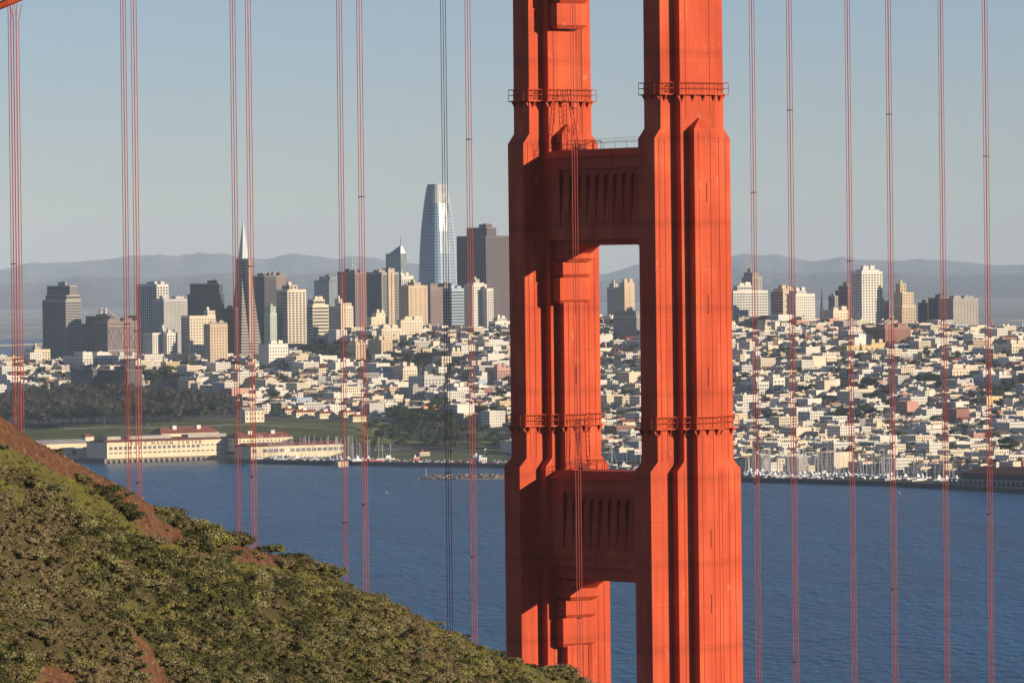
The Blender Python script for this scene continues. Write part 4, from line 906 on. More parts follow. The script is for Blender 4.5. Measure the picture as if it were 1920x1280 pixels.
S('apartment_building', 'salmon pink apartment building against the left edge of the orange tower', 'apartment building', 718, [(928, 932, 957, 690)], 'pink', 'dark', (3.6, 3.4, .3, .4), (3.6, 3.4, .6, .55), 24, 'hill apartment towers')
S('apartment_building', 'small bright orange building among the trees behind the green park', 'building', 787, [(788, 792, 828, 770)], 'copper', 'dark', (3.6, 3.4, .3, .4), (5, 5, .5, .5), 14)
S('school', 'long low white hall with flat roof above the red-roofed park houses', 'school', 753, [(474, 479, 540, 733)], 'white', 'mid', (4, 4, .1, .1), (8, 6, .05, .2), 22)
S('school', 'long pale low row building left of the ribbed apartment block foot', 'building', 762, [(686, 690, 768, 750)], 'cream', 'mid', (4, 4, .1, .1), (6, 5, .4, .3), 14)
# bay bridge behind
def far_bridge():
    D = 10500; k = F / D; o = empty('suspension_bridge', (0, 0, 0), 0, 'distant grey suspension bridge tower with sagging cable, far left between skyscrapers', 'bridge')
    P = lambda x, y: tuple(at(x, y, D)); t = MB()
    for x in (189, 198): t.tube(P(x, 700), P(x, 577), 2.2, 4)
    t.tube(P(189, 580), P(198, 580), 2.5, 4); t.tube(P(189, 592), P(198, 592), 2, 4); t.build('pylon', [WM['lgrey']], o)
    n = 12
    for a, b_ in (((152, 604), (190, 579)), ((197, 579), (236, 604)), ((-60, 646), (80, 618))):
        c = MB()
        for i in range(n):
            f0, f1 = i / n, (i + 1) / n; sg = lambda f: 4 * f * (1 - f) * 1.6
            c.tube(P(a[0] + (b_[0] - a[0]) * f0, a[1] + (b_[1] - a[1]) * f0 + sg(f0)), P(a[0] + (b_[0] - a[0]) * f1, a[1] + (b_[1] - a[1]) * f1 + sg(f1)), .9, 4)
        c.build('cable', [WM['lgrey']], o)
    r = MB(); r.tube(P(-80, 652), P(260, 640), 3, 4); r.build('deck', [WM['lgrey']], o)
far_bridge()
def crane(px, py, base_y, D, jib, col, label):
    b = MB(); P = lambda x, y: Vector(at(x, y, D)); k = F / D
    o = empty('tower_crane', (0, 0, 0), 0, label, 'crane'); m = MB(); m.tube(P(px, base_y), P(px, py), .9, 4); m.build('mast', [col], o)
    j = MB(); (x0, y0), (x1, y1) = jib; j.tube(P(x0, y0), P(x1, y1), .8, 4); j.tube(P(px, py - 3), P(x1, y1), .3, 3); j.tube(P(px, py - 3), P(x0, y0), .3, 3); j.build('jib', [col], o)
RED = mat('faded red steel', (.45, .14, .14), .7)
crane(1871, 628, 650, 7900, ((1871, 632), (1855, 596)), RED, 'pink-red luffing crane with raised diagonal jib at the right skyline')
crane(1917, 602, 650, 7800, ((1889, 603), (1935, 602)), WM['lgrey'], 'grey tower crane with level jib at the right edge of the skyline')
# ------------------------------------------------------------------ waterfront piers and buildings
def gable(b, x0, x1, y0, y1, z0, h, m, hip=0.0, over=.8):
    x0 -= over; x1 += over; y0 -= over; y1 += over; i = len(b.v); ym = (y0 + y1) / 2
    b.v += [(x0, y0, z0), (x1, y0, z0), (x1, y1, z0), (x0, y1, z0), (x0 + hip, ym, z0 + h), (x1 - hip, ym, z0 + h)]
    for f in ((0, 1, 5, 4), (2, 3, 4, 5), (0, 4, 3), (1, 2, 5), (3, 2, 1, 0)): b.f.append(tuple(i + q for q in f)); b.m.append(m)
def origin(px, py, z, dz=0): p = on(px, py, z); return (p.x, p.y, z)
PIERGL = GL['mid']
def window_parts(parent, mesh, xs, y, zs):
    for z in zs:
        for x in xs: mobj('window', mesh, parent, (x, y, z))
def quadmesh(w, h, m, frame=None):
    b = MB(); b.box(-w / 2, w / 2, -.12, .12, -h / 2, h / 2); me = b.build('tmp', [m]); d = me.data; bpy.data.objects.remove(me); d.name = 'window'; return d
def pier_arches(parent, x0, x1, y, z0, z1, n, m_):
    b = MB(); w = (x1 - x0) / n
    for i in range(n):
        a = x0 + i * w; b.box(a - .9, a + .9, y - .5, y + 1.0, z0, z1)
        seg = 6; top = z1 - .02; r = (w - 1.8) / 2; cx = a + w / 2; cz = z1 - r - .2
        for s in range(seg):
            t0, t1 = math.pi * s / seg, math.pi * (s + 1) / seg
            b.face([(cx + r * math.cos(t0), y - .4, cz + r * math.sin(t0)), (cx + r * math.cos(t0), y - .4, top), (cx + r * math.cos(t1), y - .4, top), (cx + r * math.cos(t1), y - .4, cz + r * math.sin(t1))])
    b.box(x0 - 1, x1 + 1, y - .6, y + 1.2, z1, z1 + .7)
    return b.build('arcade', [m_], parent)
CREAM = mat('sunlit cream plaster', (.74, .62, .42), .85, .08, .05)
DECKM = mat('weathered pier concrete', (.30, .25, .20), .9, .2, .1)
# main shed with lettering
o = empty('pier_shed', origin(201, 868, 0), GRID, 'long cream pier building with two window rows, arches below and lettering along its top', 'pier building')
kx = F / 5786; L = 222 / kx / corner_factors(201)[0] * 1.015; ZD = 3.6
yz = lambda py: HC + (yh(201) - py) / kx
zb, zt = 4.4, yz(828) - .3
b = MB(); b.box(0, L, 0, 38, zb, zt); b.build('wall', [CREAM], o)
r = MB(); gable(r, 0, L, 0, 38, zt, 3.2, 0, 6); r.build('roof', [RM['red']], o)
for xa, xb_ in ((8, 24), (34, 84), (104, 150)):
    m_ = MB(); m_.box(xa, xb_, 12, 24, zt + 2.0, zt + 5.2); m_.build('roof_monitor', [RM['gravel']], o)
bigw = quadmesh(3.6, 2.9, PIERGL); smallw = quadmesh(3.7, 1.3, PIERGL); zwin = yz(840); zsm = yz(848)
n = 24; xs_ = [4.5 + (L - 9) * i / (n - 1) for i in range(n)]
window_parts(o, bigw, xs_[:19], -.1, [zwin]); window_parts(o, smallw, xs_[19:], -.1, [zwin + .6]); window_parts(o, smallw, xs_, -.1, [zsm - .6])
pier_arches(o, -4, L + 12, -2.5, -.4, 3.4, 25, DECKM)
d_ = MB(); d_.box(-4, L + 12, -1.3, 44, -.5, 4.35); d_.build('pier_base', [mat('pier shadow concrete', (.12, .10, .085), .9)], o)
tc_ = bpy.data.curves.new('lettering', 'FONT'); tc_.body = 'FORT MASON CENTER'; tc_.size = 4.9; tc_.extrude = .1; tc_.align_x = 'CENTER'; tc_.space_character = 1.75; tc_.space_word = 1.3
tob = bpy.data.objects.new('lettering', tc_); scene.collection.objects.link(tob); dg = bpy.context.evaluated_depsgraph_get(); tme = bpy.data.meshes.new_from_object(tob.evaluated_get(dg)); bpy.data.objects.remove(tob)
tme.materials.clear(); tme.materials.append(mat('bronze letters', (.28, .17, .10), .7)); xsv = [v.co.x for v in tme.vertices]
lt = mobj('lettering', tme, o, ((250 + 376) / 2 / 1 * 0 + (313 - 201) / kx / corner_factors(201)[0], -.35, yz(834.5) - .6)); lt.rotation_euler = (R(90), 0, 0); sc_ = (126 / kx / .80) / (max(xsv) - min(xsv)); lt.scale = (sc_, 1.0, 1.0)
# left shed
o = empty('pier_shed', origin(88, 868, 0), GRID, 'plain cream pier shed with few dark doors, left of the lettered building', 'pier building')
L2 = 94 / kx / .835; b = MB(); b.box(0, L2, 8, 44, 3.4, yz(832)); b.build('wall', [CREAM], o); r = MB(); gable(r, -30, L2, 8, 44, yz(832), 3.6, 0, 5); r.build('roof', [RM['gravel']], o)
dm = quadmesh(4.2, 5.2, GL['dark']); window_parts(o, dm, [L2 * .32, L2 * .62, L2 * .93], 7.9, [yz(849)]); pb = MB(); pb.box(-30, L2 + 3, 4, 46, -.5, 3.35); pb.build('pier_base', [DECKM], o)
# red roofed range behind
def hip_building(px, py, D, Lpx, W, h, rh, label, roof='red', wall=CREAM, wins=(), vents=0, hip=6, name='building', cat='building', gz=None, dorm=False, group=None):
    k = F / D; X = ray(px, 640).x * D; z = HC + (yh(px) - py) / k if gz is None else gz; sf = corner_factors(px)[0]; Lm = Lpx / k / sf
    o = empty(name, (X, D, z), GRID, label, cat, group); b = MB(); b.box(0, Lm, 0, W, 0, h); b.build('wall', [wall], o)
    r = MB(); gable(r, 0, Lm, 0, W, h, rh, 0, hip); ro = r.build('roof', [RM[roof]], o)
    for i in range(vents):
        c = MB(); x = Lm * (i + .7) / (vents + .4); c.box(x - 2.4, x + 2.4, W * .3, W * .55, h + rh * .6, h + rh + 1.6); c.build('chimney', [WM['white']], ro)
    if wins:
        nx_, zs_, w_, h_ = wins; me_ = quadmesh(w_, h_, GL['dark']); window_parts(o, me_, [Lm * (i + .5) / nx_ for i in range(nx_)], -.08, zs_)
        me2 = MB(); me2.box(-.12, .12, -w_ / 2, w_ / 2, -h_ / 2, h_ / 2); t2 = me2.build('tmp', [GL['dark']]); d2 = t2.data; bpy.data.objects.remove(t2)
        nn = max(1, int(W / (Lm / nx_)))
        for z_ in zs_:
            for i in range(nn): mobj('window', d2, o, (-.08, W * (i + .5) / nn, z_))
    BUILT.append((px - W * .6 * k * .6, px + Lpx, D)); return o
hip_building(300, 826, 5880, 110, 22, 7, 6, 'long dark red roofed building with two white vents behind the lettered pier building', wins=(), vents=2)
hip_building(444, 847, 5840, 104, 24, 13.5, 5.5, 'white three-storey building with red hipped roof beside the lettered pier building', wins=(14, [5, 10.5], 1.3, 1.7), vents=2)
o = hip_building(158, 828, 5890, 16, 10, 5, 3, 'tiny red-roofed hut behind the left pier shed', hip=3)
# right pier shed with large windows
o = empty('pier_shed', origin(486, 869, 0), GRID, 'long cream pier shed with dark red roof and square windows behind the moored boats', 'pier building')
kx3 = F / 5700; Lr = 175 / kx3 / .83; zr = HC + (yh(486) - 838) / kx3
b = MB(); b.box(0, Lr, 14, 44, 4.4, zr); b.build('wall', [CREAM], o); r = MB(); gable(r, 0, Lr, 14, 44, zr, 3.4, 0, 0); r.build('roof', [RM['red']], o)
qm = quadmesh(5.0, 3.4, GL['mid']); window_parts(o, qm, [Lr * (i + .6) / 17 for i in range(17) if i not in (1, 6)], 13.9, [zr - 4.4]); pier_arches(o, -2, Lr + 2, 10, -.4, 3.6, 34, DECKM); pb = MB(); pb.box(-2, Lr + 2, 11.3, 46, -.5, 4.35); pb.build('pier_base', [DECKM], o)
# fort houses
WSH = WM['white']
hip_building(458, 792, 5985, 36, 14, 12, 3.5, 'white gabled house with a taller centre standing alone above the lawn', roof='gravel', wall=WM['cream'], wins=(5, [4, 9], 1.4, 2), hip=0, name='house', cat='house')
for (x, y, D, l, lab) in ((533, 779, 6080, 22, 'small white red-roofed house right of the lone gabled house'), (554, 783, 6060, 38, 'wide white house with red hipped roof, second from left above the lawn'), (598, 785, 6050, 28, 'neat white red-roofed house, middle one of the row above the lawn'),
                          (642, 783, 6050, 24, 'white red-roofed house crossed by the third pair of ropes'), (660, 791, 6030, 26, 'low white shed with tiny windows at the right end of the house row')):
    hip_building(x, y, D, l, 9, 5.5, 3, lab, wins=(5, [3.2], 1.1, 1.6), name='house', cat='house', hip=3, group='houses above the park lawn', vents=1)
# pier at far right
o = empty('pier_building', origin(1789, 915, 0), GRID - math.pi / 2, 'dark red-roofed waterfront building on arched base at the lower right edge', 'pier building')
b = MB(); b.box(0, 120, 8, 40, 3.2, 12.5); b.build('wall', [WM['slate']], o); r = MB(); gable(r, -2, 120, 8, 40, 12.5, 6, 0, 14); ro = r.build('roof', [RM['red']], o); pier_arches(o, -8, 124, 2, .2, 7.2, 22, WM['grey'])  # dark slate walls: the shade on this side is put into the colour
r = MB(); r.box(-3, 124, 5, 8.2, 10.6, 11.2); r.build('eave', [RM['red']], o); c = MB(); c.box(28, 31, 20, 23, 15, 22); c.build('chimney', [WM['cream']], ro); pb = MB(); pb.box(-10, 126, 4, 44, -.5, 3.1); pb.build('pier_base', [WM['slate']], o)
# seawall
sw = MB(); pts = [(u, float(shore(u))) for u in list(range(420, 2300, 40))]
for (u0, d0), (u1, d1) in zip(pts, pts[1:]):
    x0, x1 = (u0 - 960) / F * (d0 - 8), (u1 - 960) / F * (d1 - 8)
    sw.hexa([(x0, d0 - 12, -.5), (x1, d1 - 12, -.5), (x1, d1 + 10, -.5), (x0, d0 + 10, -.5), (x0, d0 - 6, 3.6), (x1, d1 - 6, 3.6), (x1, d1 + 10, 3.7), (x0, d0 + 10, 3.7)])
tag(sw.build('seawall', [mat('dark seawall stone', (.045, .045, .045), .9, .4, .15)]), 'long dark stone seawall running along the whole city waterfront', 'seawall')
# breakwater
rg = np.random.default_rng(4); bw = MB(); c0 = on(776, 897, 0); c1 = on(955, 895, 0)
for i in range(420):
    f = rg.random(); c = c0.lerp(c1, f); s = rg.uniform(1.0, 2.4) * min(1, .35 + f * 3); wv = rg.normal() * 3.2; h = max(0, 3.2 - abs(wv) * .7) * min(1, f * 5)
    p = Vector((c.x, c.y + wv, h * rg.uniform(.6, 1.0) - .3)); a = rg.random() * 3
    q = [(p.x + s * (math.cos(a) * dx - math.sin(a) * dy) * rg.uniform(.7, 1.1), p.y + s * (math.sin(a) * dx + math.cos(a) * dy), p.z + dz * s * rg.uniform(.5, .9)) for dz in (-.6, .7) for dx, dy in ((-1, -1), (1, -1), (1, 1), (-1, 1))]
    bw.hexa(q)
tag(bw.build('breakwater', [mat('breakwater rock', (.24, .20, .17), .95, .4, .3)]), 'low rocky breakwater in the water just left of the orange tower', 'breakwater')
sand = MB(); a_, b_ = on(850, 899, 0), on(960, 899, 0); sand.prism(a_.x, b_.x, a_.y - 6, a_.y + 16, -.3, a_.x + 8, b_.x, a_.y, a_.y + 10, .5); tag(sand.build('beach', [mat('wet sand', (.34, .26, .2), .9)]), kind='structure')
bk = empty('beacon', tuple(on(799, 894, 0)), 0, 'thin light beacon pole on the rocky breakwater', 'beacon'); m_ = MB(); m_.tube((0, 0, 1), (0, 0, 8.5), .22, 5); m_.build('pole', [WM['white']], bk); m_ = MB(); m_.box(-.6, .6, -.6, .6, 7, 8.6); m_.build('lamp', [RED], bk)
# jetty block, red banners, blue tent
o = tag((lambda b: (b.box(0, 12, 0, 6, -.5, 5.2), b.build('jetty', [WM['tan']]))[1])(MB()), 'short tan concrete jetty sticking out of the seawall beside the fourth ropes', 'jetty'); o.location = origin(634, 875, 0); o.rotation_euler = (0, 0, GRID)
for (px, l, lab) in ((690, 18, 'red fence strip on the seawall left of the parked cars'), (848, 22, 'red fence strip on the seawall right of the parked cars')):
    b = MB(); b.box(0, l / 1.95 / .8 * 1.6, 0, .5, 0, 1.3)
    for q in range(6): b.box(q * 3.0, q * 3.0 + .15, -.1, 0, 0, 1.5)
    D_ = float(shore(px)) + 6; o = b.build('fence', [mat('red fence fabric', (.55, .07, .05), .8)]); o.location = (ray(px, 640).x * D_, D_, 3.7); o.rotation_euler = (0, 0, GRID); tag(o, lab, 'fence')
def small_hut(px, py, D, l, w, h, wm, lab, cat, roof='white', flag=False):
    k = F / D; X = ray(px, 640).x * D; z = float(ground(X, D)) - .2; o = empty(cat.replace(' ', '_'), (X, D, z), GRID, lab, cat)
    b = MB(); b.box(0, l, 0, w, 0, h); facade(b, 'x', 0, 0, l, .6, h - .4, 2.4, 3, .5, .5, 1); facade(b, 'y', 0, 0, w, .6, h - .4, 2.4, 3, .5, .5, 1); b.build('wall', [wm, GL['dark']], o)
    r = MB(); r.box(-.4, l + .4, -.4, w + .4, h, h + .4); r.box(l * .3, l * .5, w * .3, w * .6, h + .4, h + 2.6); r.build('roof', [RM[roof]], o)
    if flag: f = MB(); f.tube((l * .8, 1, h), (l * .8, 1, h + 9), .12, 5); f.box(l * .8, l * .8 + 2, .95, 1.05, h + 7.6, h + 8.9); f.build('flagpole', [WM['lgrey']], o)
small_hut(896, 866, 5545, 9, 12, 5.2, WM['white'], 'white harbour office with flagpole on the quay just left of the orange tower', 'harbour office', flag=True)
small_hut(773, 862, 5610, 7, 4, 4, mat('orange tarpaulin', (.62, .20, .10), .8), 'orange-red square container among the parked cars on the quay', 'container')
small_hut(884, 857, 5660, 12, 4, 2.6, mat('turquoise awning', (.08, .36, .45), .8), 'turquoise awning on the green behind the harbour office', 'awning')
small_hut(785, 838, 5720, 12, 8, 4.5, WM['cream'], 'small cream clubhouse among trees behind the parked cars', 'clubhouse', 'red')
# ------------------------------------------------------------------ boats
HULL = mat('white hull paint', (.78, .76, .72), .4, .1, .5); COVER = mat('blue sail cover', (.06, .13, .30), .8); ALUM = mat('mast aluminium', (.72, .70, .66), .4); CAB = mat('boat windows', (.05, .06, .08), .3)
def boat_meshes(k):
    rr = random.Random(k); l = rr.uniform(9, 14); w = l * .28; sail = k % 4 != 3
    h = MB(); secs = [(-.5, .75, .0), (-.2, 1, 0), (.15, .95, 0), (.38, .5, .15), (.5, .04, .35)]; rings = []
    for s, ww, rise in secs:
        i = len(h.v); h.v += [(s * l, -w / 2 * ww, 1.1 + rise * 1.6), (s * l, -w / 2 * ww * .75, .1), (s * l, 0, -.35), (s * l, w / 2 * ww * .75, .1), (s * l, w / 2 * ww, 1.1 + rise * 1.6)]; rings.append(i)
    for a, b_ in zip(rings, rings[1:]):
        for q in range(4): h.f.append((a + q, b_ + q, b_ + q + 1, a + q + 1)); h.m.append(0)
        h.f.append((a + 4, b_ + 4, b_, a)); h.m.append(0)
    h.f.append(tuple(rings[0] + q for q in range(5))); h.m.append(0)
    c = MB(); c.prism(-l * .22, l * .16, -w * .3, w * .3, 1.1, -l * .18, l * .08, -w * .24, w * .24, 1.9 if sail else 3.3, 0); c.box(-l * .15, l * .05, -w * .29, -w * .31, 1.35, 1.6, 1)
    if not sail: c.prism(-l * .1, l * .05, -w * .2, w * .2, 3.3, -l * .08, l * .0, -w * .18, w * .18, 4.6, 0)
    m = MB()
    if sail:
        mh = l * rr.uniform(1.2, 1.6) + 3; m.tube((.05 * l, 0, 1.1), (.05 * l, 0, mh), .16, 5, 0, .11); m.tube((.05 * l, 0, 2.4), (-.36 * l, 0, 2.3), .28, 5, 1)
        m.tube((.05 * l, -w * .3, mh * .55), (.05 * l, w * .3, mh * .55), .06, 4); m.tube((.5 * l, 0, 1.6), (.05 * l, 0, mh), .035, 3); m.tube((-.5 * l, 0, 1.3), (.05 * l, 0, mh), .035, 3)
    return h, c, m, sail
BT = []
for k in range(8):
    h, c, m, sail = boat_meshes(k); a = h.build('hull', [HULL]); cc = c.build('cabin', [HULL, CAB]); mm = m.build('mast', [ALUM, COVER]) if sail else None
    BT.append((a.data, cc.data, mm.data if mm else None, sail))
    for q in (a, cc, mm):
        if q: bpy.data.objects.remove(q)
rb = random.Random(5); boats = []
def put_boat(px, D, where):
    X = ray(px, 640).x * D; k = rb.randrange(8); hd, cd, md, sail = BT[k]; o = empty('sailboat' if sail else 'motorboat', (X, D, 0.1), GRID + rb.choice([0, math.pi, math.pi / 2, -math.pi / 2]) + rb.uniform(-.1, .1))
    mobj('hull', hd, o); mobj('cabin', cd, o)
    if md: mobj('mast', md, o)
    boats.append((o, px, D, sail, where))
def boat_rows(x0, x1, t0, t1, n, where):
    for i in range(n):
        u = rb.uniform(x0, x1); D = float(shore(u)) + rb.uniform(t0, t1); put_boat(u, D, where)
        o = boats[-1][0]; o.location.z = 3.9
boat_rows(478, 672, 4, 46, 85, 'left'); boat_rows(1400, 1790, 22, 110, 150, 'right'); boat_rows(1135, 1205, 30, 90, 7, 'gap'); boat_rows(1385, 1440, 40, 100, 5, 'right'); boat_rows(675, 735, 30, 70, 10, 'mid')
hb_ = MB()
tmp = []
for o, px, D, sail, where in boats:
    z = {'left': 'by cream pier shed', 'right': 'in right marina', 'gap': 'between orange legs', 'mid': 'beside quay car park'}[where]
    if where == 'right': z = 'in right marina, first ropes' if px < 1500 else 'in right marina, third ropes' if px < 1600 else 'in right marina, fifth ropes' if px < 1700 else 'near red-roofed pier building'
    if where == 'left': z += ', left part' if px < 560 else ', middle part' if px < 620 else ', right part'
    row = 'front-row' if D - float(shore(px)) < (33 if where == 'left' else 75) else 'back-row'
    tmp.append(('white %s %s %s' % (row, 'sailboat' if sail else 'motorboat', z), px, o))
label_unique(tmp, lambda o: 'sailboat' if o.name.startswith('sail') else 'motorboat', lambda o: 'boats moored along the waterfront')
# ------------------------------------------------------------------ cars on the quay
def car_mesh(col):
    b = MB(); b.box(-2.2, 2.2, -.88, .88, .3, .95, 0); b.prism(-1.5, 1.2, -.82, .82, .95, -1.0, .6, -.68, .68, 1.5, 1)
    b.box(-.95, .5, -.66, .66, 1.5, 1.54, 0)
    for x in (-1.4, 1.4):
        for y in (-.9, .9): b.tube((x, y - .1, .33), (x, y + .1, .33), .33, 8, 2)
    o = b.build('car', [col, CAB, mat('tyre rubber', (.02, .02, .02), .9)]); d = o.data; bpy.data.objects.remove(o); return d
CARS = [car_mesh(mat('white car paint', (.75, .74, .72), .3)), car_mesh(mat('grey car paint', (.25, .26, .28), .3)), car_mesh(mat('dark car paint', (.04, .045, .06), .3)), car_mesh(mat('red car paint', (.4, .05, .04), .3)), car_mesh(mat('white car paint', (.75, .74, .72), .3))]
cn = ['white', 'grey', 'dark', 'red', 'white']; rc = random.Random(8); rec = []
for i in range(150):
    px = rc.uniform(700, 945) if i < 120 else rc.uniform(1130, 1200) if i < 126 else rc.uniform(1400, 1560); t = rc.choice([9, 16, 30, 44, 58]) if i < 120 else rc.choice([10, 18]); D = float(shore(px)) + t; X = ray(px, 640).x * D
    k = rc.randrange(5); o = mobj('car', CARS[k], None, (X, D, float(ground(X, D)) + (.75 if t < 12 else .1)), rc.choice([GRID, GRID + math.pi, GRID + math.pi / 2]))
    zone = ('on the quay car park' if i < 120 else 'by the water between the orange legs' if i < 126 else 'on the marina road right of the tower'); seg = '' if i >= 120 else ', left part' if px < 780 else ', middle part' if px < 860 else ', right part'
    rec.append(('%s car in %s row %s%s' % (cn[k], 'front' if t < 20 else 'rear', zone, seg), px, o))
label_unique(rec, lambda o: 'car', lambda o: 'cars parked along the waterfront')
# ------------------------------------------------------------------ houses
rh = random.Random(21)
wn_ = ['white', 'cream', 'tan', 'grey', 'blue', 'pink', 'yellow', 'green', 'brick', 'lgrey']; ww_ = [50, 30, 6, 4, 1.5, 2, 2, .7, 1.8, 7]
cname = dict(white='white', cream='cream', tan='tan', grey='grey', blue='pale blue', pink='pink', yellow='yellow', green='pale green', brick='brown brick', lgrey='light grey')
rname = dict(tar='dark rooftop', gravel='pale flat roof', white='white flat roof', red='red pitched roof', brown='brown pitched roof')
HW = [WM[k] for k in wn_]; HR = ['tar', 'gravel', 'white', 'red', 'brown']; HM = HW + [GL['dark'], GL['mid']] + [RM[k] for k in HR]
IW = {k: i for i, k in enumerate(wn_)}; IG = len(wn_); IR = {k: len(wn_) + 2 + i for i, k in enumerate(HR)}
exclude = [[(-80, 1000), (-80, 735), (60, 735), (130, 728), (200, 735), (300, 725), (380, 732), (430, 742), (455, 770), (700, 772), (800, 778), (960, 790), (960, 1000)], [(560, 640), (650, 640), (650, 672), (560, 668)], [(735, 668), (830, 668), (830, 690), (735, 690)],
           [(270, 690), (345, 690), (345, 730), (270, 730)]]
houses = []
N0 = Vector((0, 0))
def inpoly(px, py, pl): return bool(poly_in(np.array([px]), np.array([py]), pl)[0])
bx0, bx1 = -60, 80
# street grid in local (s, e): block 120 x 84, streets 18 wide
def xy(s, e): return (s * CS - e * SN, s * SN + e * CS)
def se(x, y): return (x * CS + y * SN, -x * SN + y * CS)
corners = [se((u - 960) / F * D, D) for u in (-60, 1990) for D in (4600, 7900)]
s_lo, s_hi = min(c[0] for c in corners), max(c[0] for c in corners); e_lo, e_hi = min(c[1] for c in corners), max(c[1] for c in corners)
s = s_lo
while s < s_hi:
    e = e_lo
    while e < e_hi:
        # one block: rows of lots facing the streets, gardens inside
        turned = rh.random() < .6
        for side in ((0, 1, 2) if turned else (0, 1)):
            p = 0.0
            while p < (66 if turned else 104):
                wlot = rh.choice([7.0, 7.6, 7.6, 7.6, 8.5, 10, 12]); big = rh.random() < .07
                if big: wlot = rh.uniform(16, 26)
                dep = rh.uniform(15, 24); hgt = rh.choice([5.5, 7, 8, 8.5, 9.5, 10, 11, 12.5]) if not big else rh.uniform(11, 19)
                ss_ = s + (0 if side == 0 else 66 - dep); se_ = e + p
                if turned: ss_ = s + p; se_ = e + side * 40 + rh.uniform(0, 3)
                x, y = xy(ss_ + 0, se_ + 0); px = 960 + x / y * F if y > 100 else -999; t = y - float(np.interp(px, SHX, SHD)) if -100 < px < 2050 else -1
                if -40 < px < 1960 and 4600 < y < 7850 and t > (150 if px < 1560 and px > 1100 else 200):
                    if px > 1560 and t < 190: p += wlot; continue
                    z = float(ground(x, y)); qx, qy = proj(x, y, z + hgt * .5)
                    free = not any(inpoly(qx, qy, pl) for pl in exclude)
                    if free and px < 960 and t < 560: free = False
                    if free:
                        for a0, a1, D_ in BUILT:
                            if a0 - 3 < qx < a1 + 3 and -70 < (y - D_) < 45 and D_ < 7900: free = False; break
                    if free and rh.random() > .10: houses.append((ss_, se_, wlot - .15 if turned else dep, dep if turned else wlot - .15, hgt, z, qx, qy, y, big))
                p += wlot
        e += 122
    s += 84
print('houses', len(houses))
def house_faces(b, L, W, H, wall, rk, seed, x0=0, y0=0, z0=0, tr=None, split=False):
    """west face length L (local x), north face width W (local y)"""
    rr = random.Random(seed); r = b if not split else MB()
    b.box(x0, x0 + L, y0, y0 + W, z0 - 6, z0 + H, IW[wall])
    fl = max(1, int(H / 3.1)); zoff = H - fl * 3.1
    px_ = rr.choice([2.4, 2.8, 3.2]); fwid = rr.choice([.36, .42, .5, .62]); gk = IG + (rr.random() < .35)
    blank = rr.random()
    if blank > .3: facade(b, 'x', y0, x0, x0 + L, z0 + zoff, z0 + H - .3, px_, 3.1, fwid, .48, gk, .1)
    if blank < .8: facade(b, 'y', x0, y0, y0 + W, z0 + zoff, z0 + H - .3, px_, 3.1, fwid, .48, gk, .1)
    m = IR[rk]
    if rk in ('red', 'brown') or (rk == 'tar' and rr.random() < .5 and L < 15.5 and W < 20):
        gable(r, x0, x0 + L, y0, y0 + W, z0 + H, min(L, W) * .28, m, rr.choice([0, 0, W * .3]), .4)
    else:
        r.box(x0 + .25, x0 + L - .25, y0 + .25, y0 + W - .25, z0 + H, z0 + H + .12, m)
        for (a, c, d, f) in ((x0, x0 + L, y0, y0 + .25), (x0, x0 + L, y0 + W - .25, y0 + W), (x0, x0 + .25, y0 + .25, y0 + W - .25), (x0 + L - .25, x0 + L, y0 + .25, y0 + W - .25)):
            r.box(a, c, d, f, z0 + H, z0 + H + .6, IW[wall])
        for q in range(rr.choice([0, 1, 1, 2])):
            a = x0 + L * rr.uniform(.1, .7); c = y0 + W * rr.uniform(.1, .7); w = rr.uniform(1.2, 3.6); r.box(a, a + w, c, c + w * .8, z0 + H + .12, z0 + H + rr.uniform(1.4, 3.0), rr.choice([IW[wall], IW['white'], IR['gravel'], IW['lgrey']]))
    if rr.random() < .25: r.box(x0 + L * .7, x0 + L * .7 + .9, y0 + W * .4, y0 + W * .4 + .9, z0 + H + .1, z0 + H + 2.6, IW['brick'])
    return r
def hidden(px): return 940 < px < 1128 or 1192 < px < 1398
area = [(h[2] * .8 + h[3] * .6) * h[4] / h[8] ** 2 for h in houses]
vis = [i for i, h in enumerate(houses) if 4 < h[6] < 1916 and not hidden(h[6]) and h[7] > 560]
top = sorted(vis, key=lambda i: -area[i])[:285]; topset = set(top)
ST = MB(); hrec = []
